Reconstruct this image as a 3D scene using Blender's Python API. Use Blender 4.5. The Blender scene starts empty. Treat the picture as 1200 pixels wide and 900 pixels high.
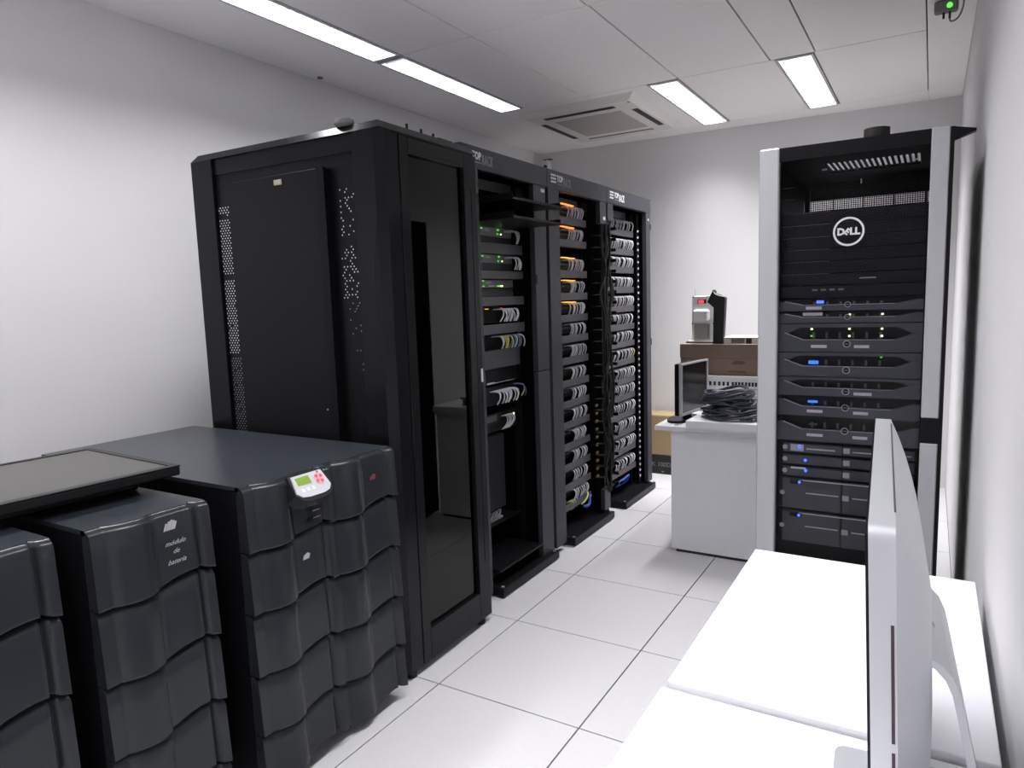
import bpy, math, random
from mathutils import Vector, Matrix

random.seed(7)
C = bpy.context.scene.collection
R = math.radians

# ---------------------------------------------------------------- camera
F_PX = 813.98
PITCH, ROLL, YAW = 0.120893, -0.03277, -0.543761
CAM_Z = 1.4732
fw = Vector((math.sin(YAW)*math.cos(PITCH), math.cos(YAW)*math.cos(PITCH), -math.sin(PITCH)))
r0 = Vector((math.cos(YAW), -math.sin(YAW), 0)); u0 = r0.cross(fw)
rt = r0*math.cos(ROLL) + u0*math.sin(ROLL); up = -r0*math.sin(ROLL) + u0*math.cos(ROLL)
cd = bpy.data.cameras.new('camera'); cam = bpy.data.objects.new('camera', cd); C.objects.link(cam)
cd.sensor_width = 36.0; cd.lens = 36.0*F_PX/1200.0; cd.clip_start = 0.02
M = Matrix((rt, up, -fw)).transposed().to_4x4(); M.translation = Vector((0, 0, CAM_Z))
cam.matrix_world = M
bpy.context.scene.camera = cam

# ---------------------------------------------------------------- world, exposure
w = bpy.data.worlds.new('world'); bpy.context.scene.world = w; w.use_nodes = True
w.node_tree.nodes['Background'].inputs[0].default_value = (0.8, 0.8, 0.82, 1)
w.node_tree.nodes['Background'].inputs[1].default_value = 0.05
sc = bpy.context.scene
sc.view_settings.view_transform = 'Standard'; sc.view_settings.look = 'None'
sc.view_settings.gamma = 1.0; sc.view_settings.exposure = 0.14
sc.cycles.max_bounces = 8; sc.cycles.diffuse_bounces = 5; sc.cycles.transparent_max_bounces = 16
sc.cycles.sample_clamp_indirect = 4.0
LIGHT_W = 33.0          # watts of every ceiling tube
LIGHT_SPREAD = 114.0    # the louvres cut the light off sideways

# ---------------------------------------------------------------- materials
def mat(name, col, rough=0.5, metal=0.0, emit=None, strength=0.0, noise=0.0, nscale=40.0, bump=0.0, spec=None):
    m = bpy.data.materials.new(name); m.use_nodes = True
    nt = m.node_tree; b = nt.nodes['Principled BSDF']
    b.inputs['Base Color'].default_value = (*col, 1)
    b.inputs['Roughness'].default_value = rough; b.inputs['Metallic'].default_value = metal
    if spec is not None: b.inputs['Specular IOR Level'].default_value = spec
    if emit:
        b.inputs['Emission Color'].default_value = (*emit, 1); b.inputs['Emission Strength'].default_value = strength
    if noise or bump:
        tc = nt.nodes.new('ShaderNodeTexCoord'); n = nt.nodes.new('ShaderNodeTexNoise')
        n.inputs['Scale'].default_value = nscale; n.inputs['Detail'].default_value = 4
        nt.links.new(tc.outputs['Object'], n.inputs['Vector'])
        if noise:
            mx = nt.nodes.new('ShaderNodeMix'); mx.data_type = 'RGBA'
            mx.inputs[6].default_value = (*[c*(1-noise) for c in col], 1)
            mx.inputs[7].default_value = (*[min(1, c*(1+noise)) for c in col], 1)
            nt.links.new(n.outputs['Fac'], mx.inputs[0]); nt.links.new(mx.outputs[2], b.inputs['Base Color'])
        if bump:
            bp = nt.nodes.new('ShaderNodeBump'); bp.inputs['Strength'].default_value = bump; bp.inputs['Distance'].default_value = 0.002
            nt.links.new(n.outputs['Fac'], bp.inputs['Height']); nt.links.new(bp.outputs[0], b.inputs['Normal'])
    return m
def glass(name, tint, ior=1.5, rough=0.02):
    m = bpy.data.materials.new(name); m.use_nodes = True; nt = m.node_tree
    for n in list(nt.nodes):
        if n.type == 'BSDF_PRINCIPLED': nt.nodes.remove(n)
    out = [n for n in nt.nodes if n.type == 'OUTPUT_MATERIAL'][0]
    t = nt.nodes.new('ShaderNodeBsdfTransparent'); t.inputs[0].default_value = (*tint, 1)
    g = nt.nodes.new('ShaderNodeBsdfGlossy'); g.inputs['Roughness'].default_value = rough
    f = nt.nodes.new('ShaderNodeFresnel'); f.inputs[0].default_value = ior
    mx = nt.nodes.new('ShaderNodeMixShader')
    nt.links.new(f.outputs[0], mx.inputs[0]); nt.links.new(t.outputs[0], mx.inputs[1])
    nt.links.new(g.outputs[0], mx.inputs[2]); nt.links.new(mx.outputs[0], out.inputs[0])
    return m
MT = dict(
    wall=mat('wall_paint', (0.70, 0.695, 0.70), 0.7, noise=0.02, nscale=3, bump=0.05),
    ceil=mat('ceiling_board', (0.90, 0.885, 0.88), 0.8, noise=0.03, nscale=60),
    void=mat('ceiling_void', (0.02, 0.02, 0.02), 0.9),
    tile=mat('floor_tile_laminate', (0.56, 0.555, 0.565), 0.38, noise=0.05, nscale=90),
    seam=mat('floor_seam', (0.07, 0.07, 0.075), 0.8),
    white=mat('white_laminate', (0.83, 0.83, 0.86), 0.38, noise=0.01, nscale=20),
    offwhite=mat('white_plastic', (0.78, 0.77, 0.76), 0.45),
    acw=mat('aged_white_plastic', (0.76, 0.735, 0.70), 0.5),
    acg=mat('dusty_grille', (0.46, 0.43, 0.40), 0.8, noise=0.2, nscale=200),
    acd=mat('slot_dark', (0.035, 0.03, 0.035), 0.6),
    lampw=mat('lamp_reflector', (0.75, 0.75, 0.78), 0.25, metal=0.4), louv=mat('louvre_grey', (0.16, 0.16, 0.175), 0.5, spec=0.2),
    lampf=mat('lamp_frame', (0.48, 0.48, 0.5), 0.45),
    black=mat('black_powder_coat', (0.006, 0.0055, 0.0065), 0.38, spec=0.16),
    blackg=mat('black_gloss_coat', (0.006, 0.006, 0.007), 0.22, spec=0.18),
    rack=mat('graphite_powder_coat', (0.034, 0.034, 0.041), 0.42, spec=0.3),
    rackd=mat('dark_inner_steel', (0.005, 0.004, 0.006), 0.5, spec=0.15),
    cman=mat('cable_manager_steel', (0.060, 0.058, 0.064), 0.5),
    patch=mat('patch_panel_black', (0.008, 0.008, 0.009), 0.4, spec=0.2),
    swg=mat('switch_grey', (0.24, 0.25, 0.25), 0.5),
    upsb=mat('ups_bluish_black', (0.024, 0.028, 0.034), 0.30, noise=0.05, nscale=150, bump=0.04, spec=0.3),
    upsf=mat('ups_bezel_plastic', (0.017, 0.0195, 0.023), 0.22, bump=0.02, nscale=250, spec=0.28),
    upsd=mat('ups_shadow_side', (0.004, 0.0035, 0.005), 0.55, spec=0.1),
    cgrey=mat('grey_cable', (0.50, 0.50, 0.53), 0.45),
    cgrey2=mat('pale_grey_cable', (0.68, 0.67, 0.70), 0.45),
    cyel=mat('yellow_cable', (0.50, 0.47, 0.10), 0.45),
    cblue=mat('blue_cable', (0.03, 0.08, 0.36), 0.45),
    cslate=mat('slate_cable', (0.13, 0.16, 0.23), 0.45),
    ccoil=mat('dark_slate_cable', (0.042, 0.048, 0.066), 0.35),
    cblack=mat('black_cable', (0.006, 0.006, 0.007), 0.4),
    silver=mat('silver_paint', (0.46, 0.465, 0.485), 0.42, metal=0.15),
    alu=mat('brushed_aluminium', (0.60, 0.61, 0.64), 0.36, metal=0.55),
    steel=mat('bright_steel', (0.7, 0.7, 0.72), 0.3, metal=0.8),
    dkmetal=mat('slot_shadow', (0.05, 0.03, 0.04), 0.6),
    screen=mat('grey_screen', (0.05, 0.047, 0.045), 0.35),
    bscreen=mat('black_screen', (0.008, 0.008, 0.010), 0.2, spec=0.25),
    bezel=mat('black_bezel', (0.006, 0.006, 0.007), 0.35, spec=0.2),
    sgrey=mat('server_bezel_grey', (0.060, 0.065, 0.075), 0.4),
    sdark=mat('server_front_dark', (0.005, 0.004, 0.006), 0.35, spec=0.15),
    smesh=mat('server_mesh_grey', (0.065, 0.065, 0.07), 0.5, noise=0.6, nscale=260),
    sedge=mat('server_edge_pale', (0.55, 0.55, 0.57), 0.4, metal=0.5),
    kraft=mat('kraft_cardboard', (0.36, 0.26, 0.14), 0.85, noise=0.06, nscale=12),
    browncard=mat('brown_cardboard', (0.235, 0.165, 0.125), 0.85, noise=0.08, nscale=10),
    bcard=mat('black_printed_cardboard', (0.012, 0.012, 0.012), 0.6),
    paper=mat('white_paper', (0.80, 0.80, 0.80), 0.8),
    sticker=mat('label_tape', (0.80, 0.80, 0.82), 0.6, noise=0.5, nscale=220),
    stickerw=mat('white_label_tape', (0.85, 0.85, 0.88), 0.6),
    ink=mat('black_ink', (0.01, 0.01, 0.01), 0.6),
    inkw=mat('white_print', (0.72, 0.72, 0.75), 0.5),
    inkp=mat('faded_print', (0.36, 0.36, 0.38), 0.5),
    inkg=mat('grey_print', (0.20, 0.20, 0.21), 0.5),
    inkgr=mat('dim_print', (0.10, 0.10, 0.105), 0.5),
    inkred=mat('red_print', (0.16, 0.035, 0.04), 0.5),
    lcd=mat('lcd_green', (0.10, 0.16, 0.01), 0.4, emit=(0.30, 0.50, 0.02), strength=0.35),
    keyr=mat('keypad_pink', (0.75, 0.35, 0.38), 0.5), keyd=mat('keypad_red', (0.55, 0.08, 0.12), 0.5),
    ledg=mat('led_green', (0.0, 0.3, 0.0), 0.4, emit=(0.15, 1.0, 0.1), strength=1.0),
    ledw=mat('led_lime', (0.2, 0.3, 0.1), 0.4, emit=(0.75, 1.0, 0.45), strength=3.0),
    ledb=mat('led_blue', (0.0, 0.0, 0.4), 0.4, emit=(0.05, 0.10, 1.0), strength=3.5),
    lcdb=mat('lcd_blue', (0.0, 0.05, 0.4), 0.4, emit=(0.04, 0.17, 1.0), strength=1.8),
    ledc=mat('led_cyan', (0.0, 0.2, 0.3), 0.4, emit=(0.05, 0.6, 0.8), strength=2.0),
    ledr=mat('led_red', (0.4, 0.0, 0.0), 0.4, emit=(1.0, 0.05, 0.08), strength=1.5),
    ledo=mat('led_orange', (0.4, 0.1, 0.0), 0.4, emit=(1.0, 0.22, 0.03), strength=2.2),
    leda=mat('led_amber', (0.4, 0.2, 0.0), 0.4, emit=(1.0, 0.42, 0.05), strength=1.5),
    smoke=glass('smoked_glass', (0.30, 0.28, 0.31), 1.42, 0.015),
    tint=glass('tinted_glass', (0.90, 0.90, 0.92), 1.14, 0.03),
    dot=mat('lit_hole_and_screw', (0.80, 0.78, 0.82), 0.5),  # pale tone painting light in holes; also colours a screw
    dotd=mat('dim_lit_hole', (0.28, 0.27, 0.30), 0.5),
    rubber=mat('black_rubber', (0.012, 0.012, 0.012), 0.7),
    tag=mat('brass_tag', (0.45, 0.42, 0.33), 0.5),
    greyp=mat('mid_grey_plastic', (0.16, 0.155, 0.15), 0.6),
)

# ---------------------------------------------------------------- mesh builder
class MB:
    def __init__(s): s.v = []; s.f = []; s.sm = []; s.mi = []; s.cur = 0
    def add(s, vs, fs, smooth=False):
        n = len(s.v); s.v += [tuple(v) for v in vs]
        for f in fs: s.f.append([n+i for i in f]); s.sm.append(smooth); s.mi.append(s.cur)
        return s
    def box(s, x0, x1, y0, y1, z0, z1, c=0.0):
        if c <= 0:
            vs = [(x0,y0,z0),(x1,y0,z0),(x1,y1,z0),(x0,y1,z0),(x0,y0,z1),(x1,y0,z1),(x1,y1,z1),(x0,y1,z1)]
            return s.add(vs, [(0,3,2,1),(4,5,6,7),(0,1,5,4),(1,2,6,5),(2,3,7,6),(3,0,4,7)])
        c = min(c, (x1-x0)/2.01, (y1-y0)/2.01, (z1-z0)/2.01)
        vs = []; idx = {}
        for ix, X in enumerate((x0, x1)):
            for iy, Y in enumerate((y0, y1)):
                for iz, Z in enumerate((z0, z1)):
                    sx, sy, sz = (1-2*ix)*c, (1-2*iy)*c, (1-2*iz)*c
                    idx[ix,iy,iz,0] = len(vs); vs.append((X, Y+sy, Z+sz))
                    idx[ix,iy,iz,1] = len(vs); vs.append((X+sx, Y, Z+sz))
                    idx[ix,iy,iz,2] = len(vs); vs.append((X+sx, Y+sy, Z))
        g = idx; fs = []
        def q(a, flip): fs.append(a[::-1] if flip else a)
        for i in (0, 1):
            q([g[i,0,0,0],g[i,1,0,0],g[i,1,1,0],g[i,0,1,0]], i == 0)
            q([g[0,i,0,1],g[0,i,1,1],g[1,i,1,1],g[1,i,0,1]], i == 0)
            q([g[0,0,i,2],g[1,0,i,2],g[1,1,i,2],g[0,1,i,2]], i == 0)
            for j in (0, 1):
                q([g[i,j,0,0],g[i,j,0,1],g[i,j,1,1],g[i,j,1,0]], (i+j) % 2 == 0)
                q([g[i,0,j,0],g[i,0,j,2],g[i,1,j,2],g[i,1,j,0]], (i+j) % 2 == 1)
                q([g[0,i,j,1],g[0,i,j,2],g[1,i,j,2],g[1,i,j,1]], (i+j) % 2 == 0)
                for k in (0, 1):
                    q([g[i,j,k,0],g[i,j,k,1],g[i,j,k,2]], (i+j+k) % 2 == 0)
        return s.add(vs, fs)
    def prism(s, pts, a, b, axis='y'):
        """pts polygon in the two other axes, extruded from a to b along axis"""
        n = len(pts)
        def P(p, t):
            return {'y': (p[0], t, p[1]), 'x': (t, p[0], p[1]), 'z': (p[0], p[1], t)}[axis]
        vs = [P(p, a) for p in pts] + [P(p, b) for p in pts]
        fs = [tuple(range(n))[::-1], tuple(range(n, 2*n))]
        for i in range(n): j = (i+1) % n; fs.append((i, j, n+j, n+i))
        return s.add(vs, fs)
    def cyl(s, c, r, h, axis='z', n=16, r2=None, smooth=True):
        r2 = r if r2 is None else r2; vs = []
        for t, rr in ((0, r), (h, r2)):
            for i in range(n):
                a = 2*math.pi*i/n; p, q = rr*math.cos(a), rr*math.sin(a)
                vs.append({'z': (c[0]+p, c[1]+q, c[2]+t), 'y': (c[0]+p, c[1]+t, c[2]+q), 'x': (c[0]+t, c[1]+p, c[2]+q)}[axis])
        s.add(vs, [(i, (i+1) % n, n+(i+1) % n, n+i) for i in range(n)], smooth)
        s.add([vs[i] for i in range(n)], [tuple(range(n))[::-1]]); s.add([vs[n+i] for i in range(n)], [tuple(range(n))])
        return s
    def tube(s, pts, r, n=6, closed=False, sub=0):
        P = [Vector(p) for p in pts]
        if sub:
            Q = []; m = len(P)
            rng = range(m if closed else m-1)
            for i in rng:
                if closed: p0, p1, p2, p3 = P[i-1], P[i], P[(i+1) % m], P[(i+2) % m]
                else: p0, p1, p2, p3 = P[max(i-1, 0)], P[i], P[i+1], P[min(i+2, m-1)]
                for k in range(sub):
                    t = k/sub
                    Q.append(0.5*((2*p1)+(p2-p0)*t+(2*p0-5*p1+4*p2-p3)*t*t+(3*p1-p0-3*p2+p3)*t**3))
            if not closed: Q.append(P[-1])
            P = Q
        m = len(P); vs = []; prev = None
        for i in range(m):
            if closed: d = P[(i+1) % m]-P[i-1]
            else: d = P[min(i+1, m-1)]-P[max(i-1, 0)]
            d.normalize() if d.length else None
            if prev is None:
                a = Vector((0, 0, 1)) if abs(d.z) < 0.9 else Vector((1, 0, 0)); nrm = d.cross(a).normalized()
            else:
                nrm = prev-d*prev.dot(d); nrm = nrm.normalized() if nrm.length > 1e-6 else d.orthogonal().normalized()
            prev = nrm; b = d.cross(nrm)
            for k in range(n):
                a = 2*math.pi*k/n; vs.append(P[i]+nrm*(r*math.cos(a))+b*(r*math.sin(a)))
        fs = []
        for i in range(m if closed else m-1):
            j = (i+1) % m
            for k in range(n): fs.append((i*n+k, i*n+(k+1) % n, j*n+(k+1) % n, j*n+k))
        s.add(vs, fs, True)
        if not closed:
            s.add(vs[:n], [tuple(range(n))[::-1]]); s.add(vs[-n:], [tuple(range(n))])
        return s
    def grid(s, f, nu, nv, smooth=True):
        vs = [f(i/nu, j/nv) for j in range(nv+1) for i in range(nu+1)]
        fs = [(j*(nu+1)+i, j*(nu+1)+i+1, (j+1)*(nu+1)+i+1, (j+1)*(nu+1)+i) for j in range(nv) for i in range(nu)]
        return s.add(vs, fs, smooth)
    def mesh(s, name, mats):
        me = bpy.data.meshes.new(name); me.from_pydata(s.v, [], s.f)
        for m in (mats if isinstance(mats, (list, tuple)) else [mats]): me.materials.append(MT[m] if isinstance(m, str) else m)
        me.polygons.foreach_set('use_smooth', s.sm); me.polygons.foreach_set('material_index', s.mi)
        me.update(); return me
    def build(s, name, mats, parent=None, loc=None, rot=None, label=None):
        return link(name, s.mesh(name, mats), parent, loc, rot, label)
def link(name, me, parent=None, loc=None, rot=None, label=None):
    o = bpy.data.objects.new(name, me); C.objects.link(o)
    if parent: o.parent = parent
    if loc is not None: o.location = loc
    if rot is not None: o.rotation_euler = rot
    if label: o['label'] = label
    return o
def tag(o, label, cat, group=None, kind=None):
    o['label'] = label; o['category'] = cat
    if group: o['group'] = group
    if kind: o['kind'] = kind
    return o
def thing(name, label, cat, loc=(0, 0, 0), rz=0.0, group=None, rot=None):
    o = bpy.data.objects.new(name, None); C.objects.link(o); o.empty_display_size = 0.1
    o.location = loc; o.rotation_euler = rot if rot else (0, 0, rz)
    return tag(o, label, cat, group)
def struct(o, kind='structure'): o['kind'] = kind; return o
def B(*a, **k): return MB().box(*a, **k)
def text(s, size, matname, parent, loc, rot, name='lettering', ext=0.0004, sx=1.0, shear=0.0, align='LEFT', label=None, bold=0.0):
    cu = bpy.data.curves.new('t', 'FONT'); cu.body = s; cu.size = size; cu.extrude = ext; cu.shear = shear
    cu.offset = bold; cu.align_x = align; cu.resolution_u = 2
    to = bpy.data.objects.new('t', cu); C.objects.link(to)
    me = bpy.data.meshes.new_from_object(to.evaluated_get(bpy.context.evaluated_depsgraph_get()))
    bpy.data.objects.remove(to); bpy.data.curves.remove(cu)
    me.materials.clear(); me.materials.append(MT[matname])
    o = link(name, me, parent, loc, rot, label); o.scale = (sx, 1, 1); return o
FR = (R(90), 0, 0)     # lettering upright on a front face (local -Y)

class Frame:            # a local frame: X right, Y back, Z up, seen from the front
    def __init__(s, x, y, deg, z=0.0): s.o = Vector((x, y, z)); s.a = R(deg)
    def pt(s, x, y, z):
        c, n = math.cos(s.a), math.sin(s.a)
        return (s.o.x+c*x-n*y, s.o.y+n*x+c*y, s.o.z+z)

# ================================================================= structure
XL, XR, ZC = -3.07, 0.136, 2.76
YB0, YB1, YN = 5.68, 5.86, -2.2     # back wall at the left, at the right; wall behind the camera
fl = struct(B(XL, XR, YN, 5.9, -0.06, -0.006).build('floor', 'seam'))
tm = B(0.0026, 0.5974, 0.0026, 0.5974, -0.0055, 0.0, c=0.001).mesh('floor_tile', 'tile')
OX, OY = -1.5917, 2.0099
for i in range(-3, 3):
    for j in range(-7, 7):
        x0 = OX+0.6*i; y0 = OY+0.6*j
        xa, xb, ya, yb = max(x0, XL), min(x0+0.6, XR), max(y0, YN), min(y0+0.6, 5.9)
        if xb-xa < 0.02 or yb-ya < 0.02: continue
        if xb-xa > 0.599 and yb-ya > 0.599: link('floor_tile', tm, fl, (x0, y0, 0))
        else: B(xa-x0+0.0026, xb-x0-0.0026, ya-y0+0.0026, yb-y0-0.0026, -0.0055, 0, c=0.001).build('floor_tile', 'tile', fl, (x0, y0, 0))
struct(B(XL-0.1, XL, YN-0.1, 6.0, -0.06, 2.95).build('wall_left', 'wall'))
struct(B(XR, XR+0.1, YN-0.1, 6.0, -0.06, 2.95).build('wall_right', 'wall'))
struct(MB().prism([(XL, YB0), (XR, YB1), (XR, 6.0), (XL, 6.0)], -0.06, 2.95, 'z').build('wall_back', 'wall'))
struct(B(XL, XR, YN-0.1, YN, -0.06, 2.95).build('wall_front', 'wall'))
ce = struct(B(XL-0.1, XR+0.1, YN-0.1, 6.0, 2.95, 3.0).build('ceiling', 'void'))

# ceiling boards around lamp openings
G = 0.004
rowy = [YN, -0.75, 0.5, 1.75, 3.0, 4.285, 5.56]
def board(x0, x1, y0, y1, g=G): B(x0+g, x1-g, y0+g, y1-g, ZC, ZC+0.015, c=0.0015).build('ceiling_panel', 'ceil', ce)
lamps = []
for k in range(6):
    ya, yb = rowy[k], rowy[k+1]
    if k == 5: cols = [(-2.605, -1.97), (-1.97, -1.555), 'L', (-1.355, -0.80), 'L', (-0.60, -0.065)]; lx = [(-1.555, -1.355), (-0.80, -0.60)]
    elif k == 4: cols = ['L', (-2.42, -1.98), (-1.98, -1.355), (-1.355, -0.825), (-0.825, -0.59), (-0.59, -0.065)]; lx = [(-2.605, -2.42)]
    else: cols = ['L', (-2.42, -1.98), (-1.98, -1.36), (-1.36, -0.825), 'L', (-0.60, -0.065)]; lx = [(-2.605, -2.42), (-0.825, -0.60)]
    it = iter(lx)
    for c in cols:
        if c == 'L':
            a, b = next(it); lamps.append((a, b, ya, yb, k))
        elif k == 5 and c[0] < -2:      # board behind the cassette unit is left open above it
            board(c[0], c[1], ya, ya+0.06); board(c[0], c[1], ya+0.06, yb, 0.0)
        else: board(c[0], c[1], ya, yb)
board(XL, -2.605, YN, YB0+0.06, 0.0015); board(-0.065, XR, YN, 5.95, 0.0015)
MB().prism([(-2.605, 5.56), (-0.065, 5.56), (-0.065, 5.93), (-2.605, 5.8)], ZC, ZC+0.014, 'z').build('ceiling_panel', 'ceil', ce)

def lamp(x0, x1, y0, y1, label, group=None, power=1.0):
    W, L = x1-x0, y1-y0-0.03
    t = thing('ceiling_light', label, 'light', (x0, y0+0.015, ZC), group=group)
    e = 0.016
    m = MB()
    m.box(0.002, e, 0, L, -0.004, 0.03); m.box(W-e, W-0.002, 0, L, -0.004, 0.03)
    m.box(e, W-e, 0, e, -0.004, 0.03); m.box(e, W-e, L-e, L, -0.004, 0.03)
    m.build('frame', 'lampf', t)
    h = MB(); h.box(0.004, W-0.004, 0.002, L-0.002, 0.088, 0.093)
    h.box(0.004, e-0.002, 0.002, L-0.002, 0.03, 0.09); h.box(W-e+0.002, W-0.004, 0.002, L-0.002, 0.03, 0.09)
    h.box(e, W-e, 0.002, e, 0.03, 0.09); h.box(e, W-e, L-e, L-0.002, 0.03, 0.09)
    h.build('reflector', 'lampw', t)
    n = 24; s = MB()
    for i in range(1, n):
        y = L*i/n; s.prism([(y-0.0015, 0.004), (y+0.0015, 0.004), (y+0.003, 0.048), (y-0.003, 0.048)], e, W-e, 'x')
    s.build('louvre', 'louv', t)
    ld = bpy.data.lights.new('tube_light', 'AREA'); ld.shape = 'RECTANGLE'; ld.size = W-2*e-0.01; ld.size_y = L-2*e-0.02
    ld.energy = LIGHT_W*power; ld.color = (0.985, 0.975, 1.0); ld.spread = R(LIGHT_SPREAD)
    lo = bpy.data.objects.new('lamp_tube', ld); C.objects.link(lo); lo.parent = t; lo.location = (W/2, L/2, 0.075)
for a, b, ya, yb, k in lamps:
    if k == 4: lb = 'narrow louvred ceiling light, farther of the two along the left wall'
    elif k == 3 and a < -2: lb = 'bright narrow ceiling light cut by the top edge, above the glass-doored rack'
    elif k == 5 and a < -1: lb = 'louvred ceiling light beside the air conditioner cassette'
    elif k == 5: lb = 'louvred ceiling light near the right wall, above the silver-edged rack'
    else: lb = 'narrow louvred ceiling light behind the camera'
    lamp(a, b, ya, yb, lb, 'ceiling lights out of view' if 'behind' in lb else None, power=1.30 if k == 5 else 0.75 if a < -2 else 0.85 if k == 3 else 0.75)

# ================================================================= air conditioner cassette
t = thing('air_conditioner', 'beige ceiling cassette air conditioner with four dark slots and square grille', 'air conditioner', (-2.105, 4.88, ZC))
hx, hy = 0.435, 0.52
def slant(x, y, X, Y, z0, z1, m): m.add([(-x,-y,z0),(x,-y,z0),(x,y,z0),(-x,y,z0),(-X,-Y,z1),(X,-Y,z1),(X,Y,z1),(-X,Y,z1)], [(0,3,2,1),(4,5,6,7),(0,1,5,4),(1,2,6,5),(2,3,7,6),(3,0,4,7)]); return m
slant(hx-0.05, hy-0.05, hx, hy, -0.0355, -0.001, MB()).build('panel', 'acw', t)
gm = MB(); gm.box(-0.25, 0.25, -0.27, 0.27, -0.041, -0.0345, c=0.002); gm.build('grille', 'acg', t)
fr = MB()
for a in ((-0.262, 0.262, -0.282, -0.27), (-0.262, 0.262, 0.27, 0.282), (-0.262, -0.25, -0.27, 0.27), (0.25, 0.262, -0.27, 0.27)): fr.box(a[0], a[1], a[2], a[3], -0.038, -0.0345)
fr.build('grille_frame', 'acw', t)
for (x0, x1, y0, y1) in ((-0.28, 0.25, -0.40, -0.345), (-0.28, 0.25, 0.36, 0.40), (0.32, 0.365, -0.25, 0.30), (-0.38, -0.335, -0.25, 0.30)):
    s = B(x0, x1, y0, y1, -0.0362, -0.0345).build('air_slot', 'acd', t)
    if x1-x0 > y1-y0: B(x0+0.01, x1-0.01, y0+0.02, y1-0.012, -0.040, -0.036).build('flap', 'acd' if y0 < 0 else 'acw', s)
    else: B(x0+0.018, x1-0.014, y0+0.01, y1-0.01, -0.040, -0.036).build('flap', 'acd', s)
MB().cyl((0.37, -0.43, -0.038), 0.008, 0.003, n=10).build('sensor', 'acd', t)

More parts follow.
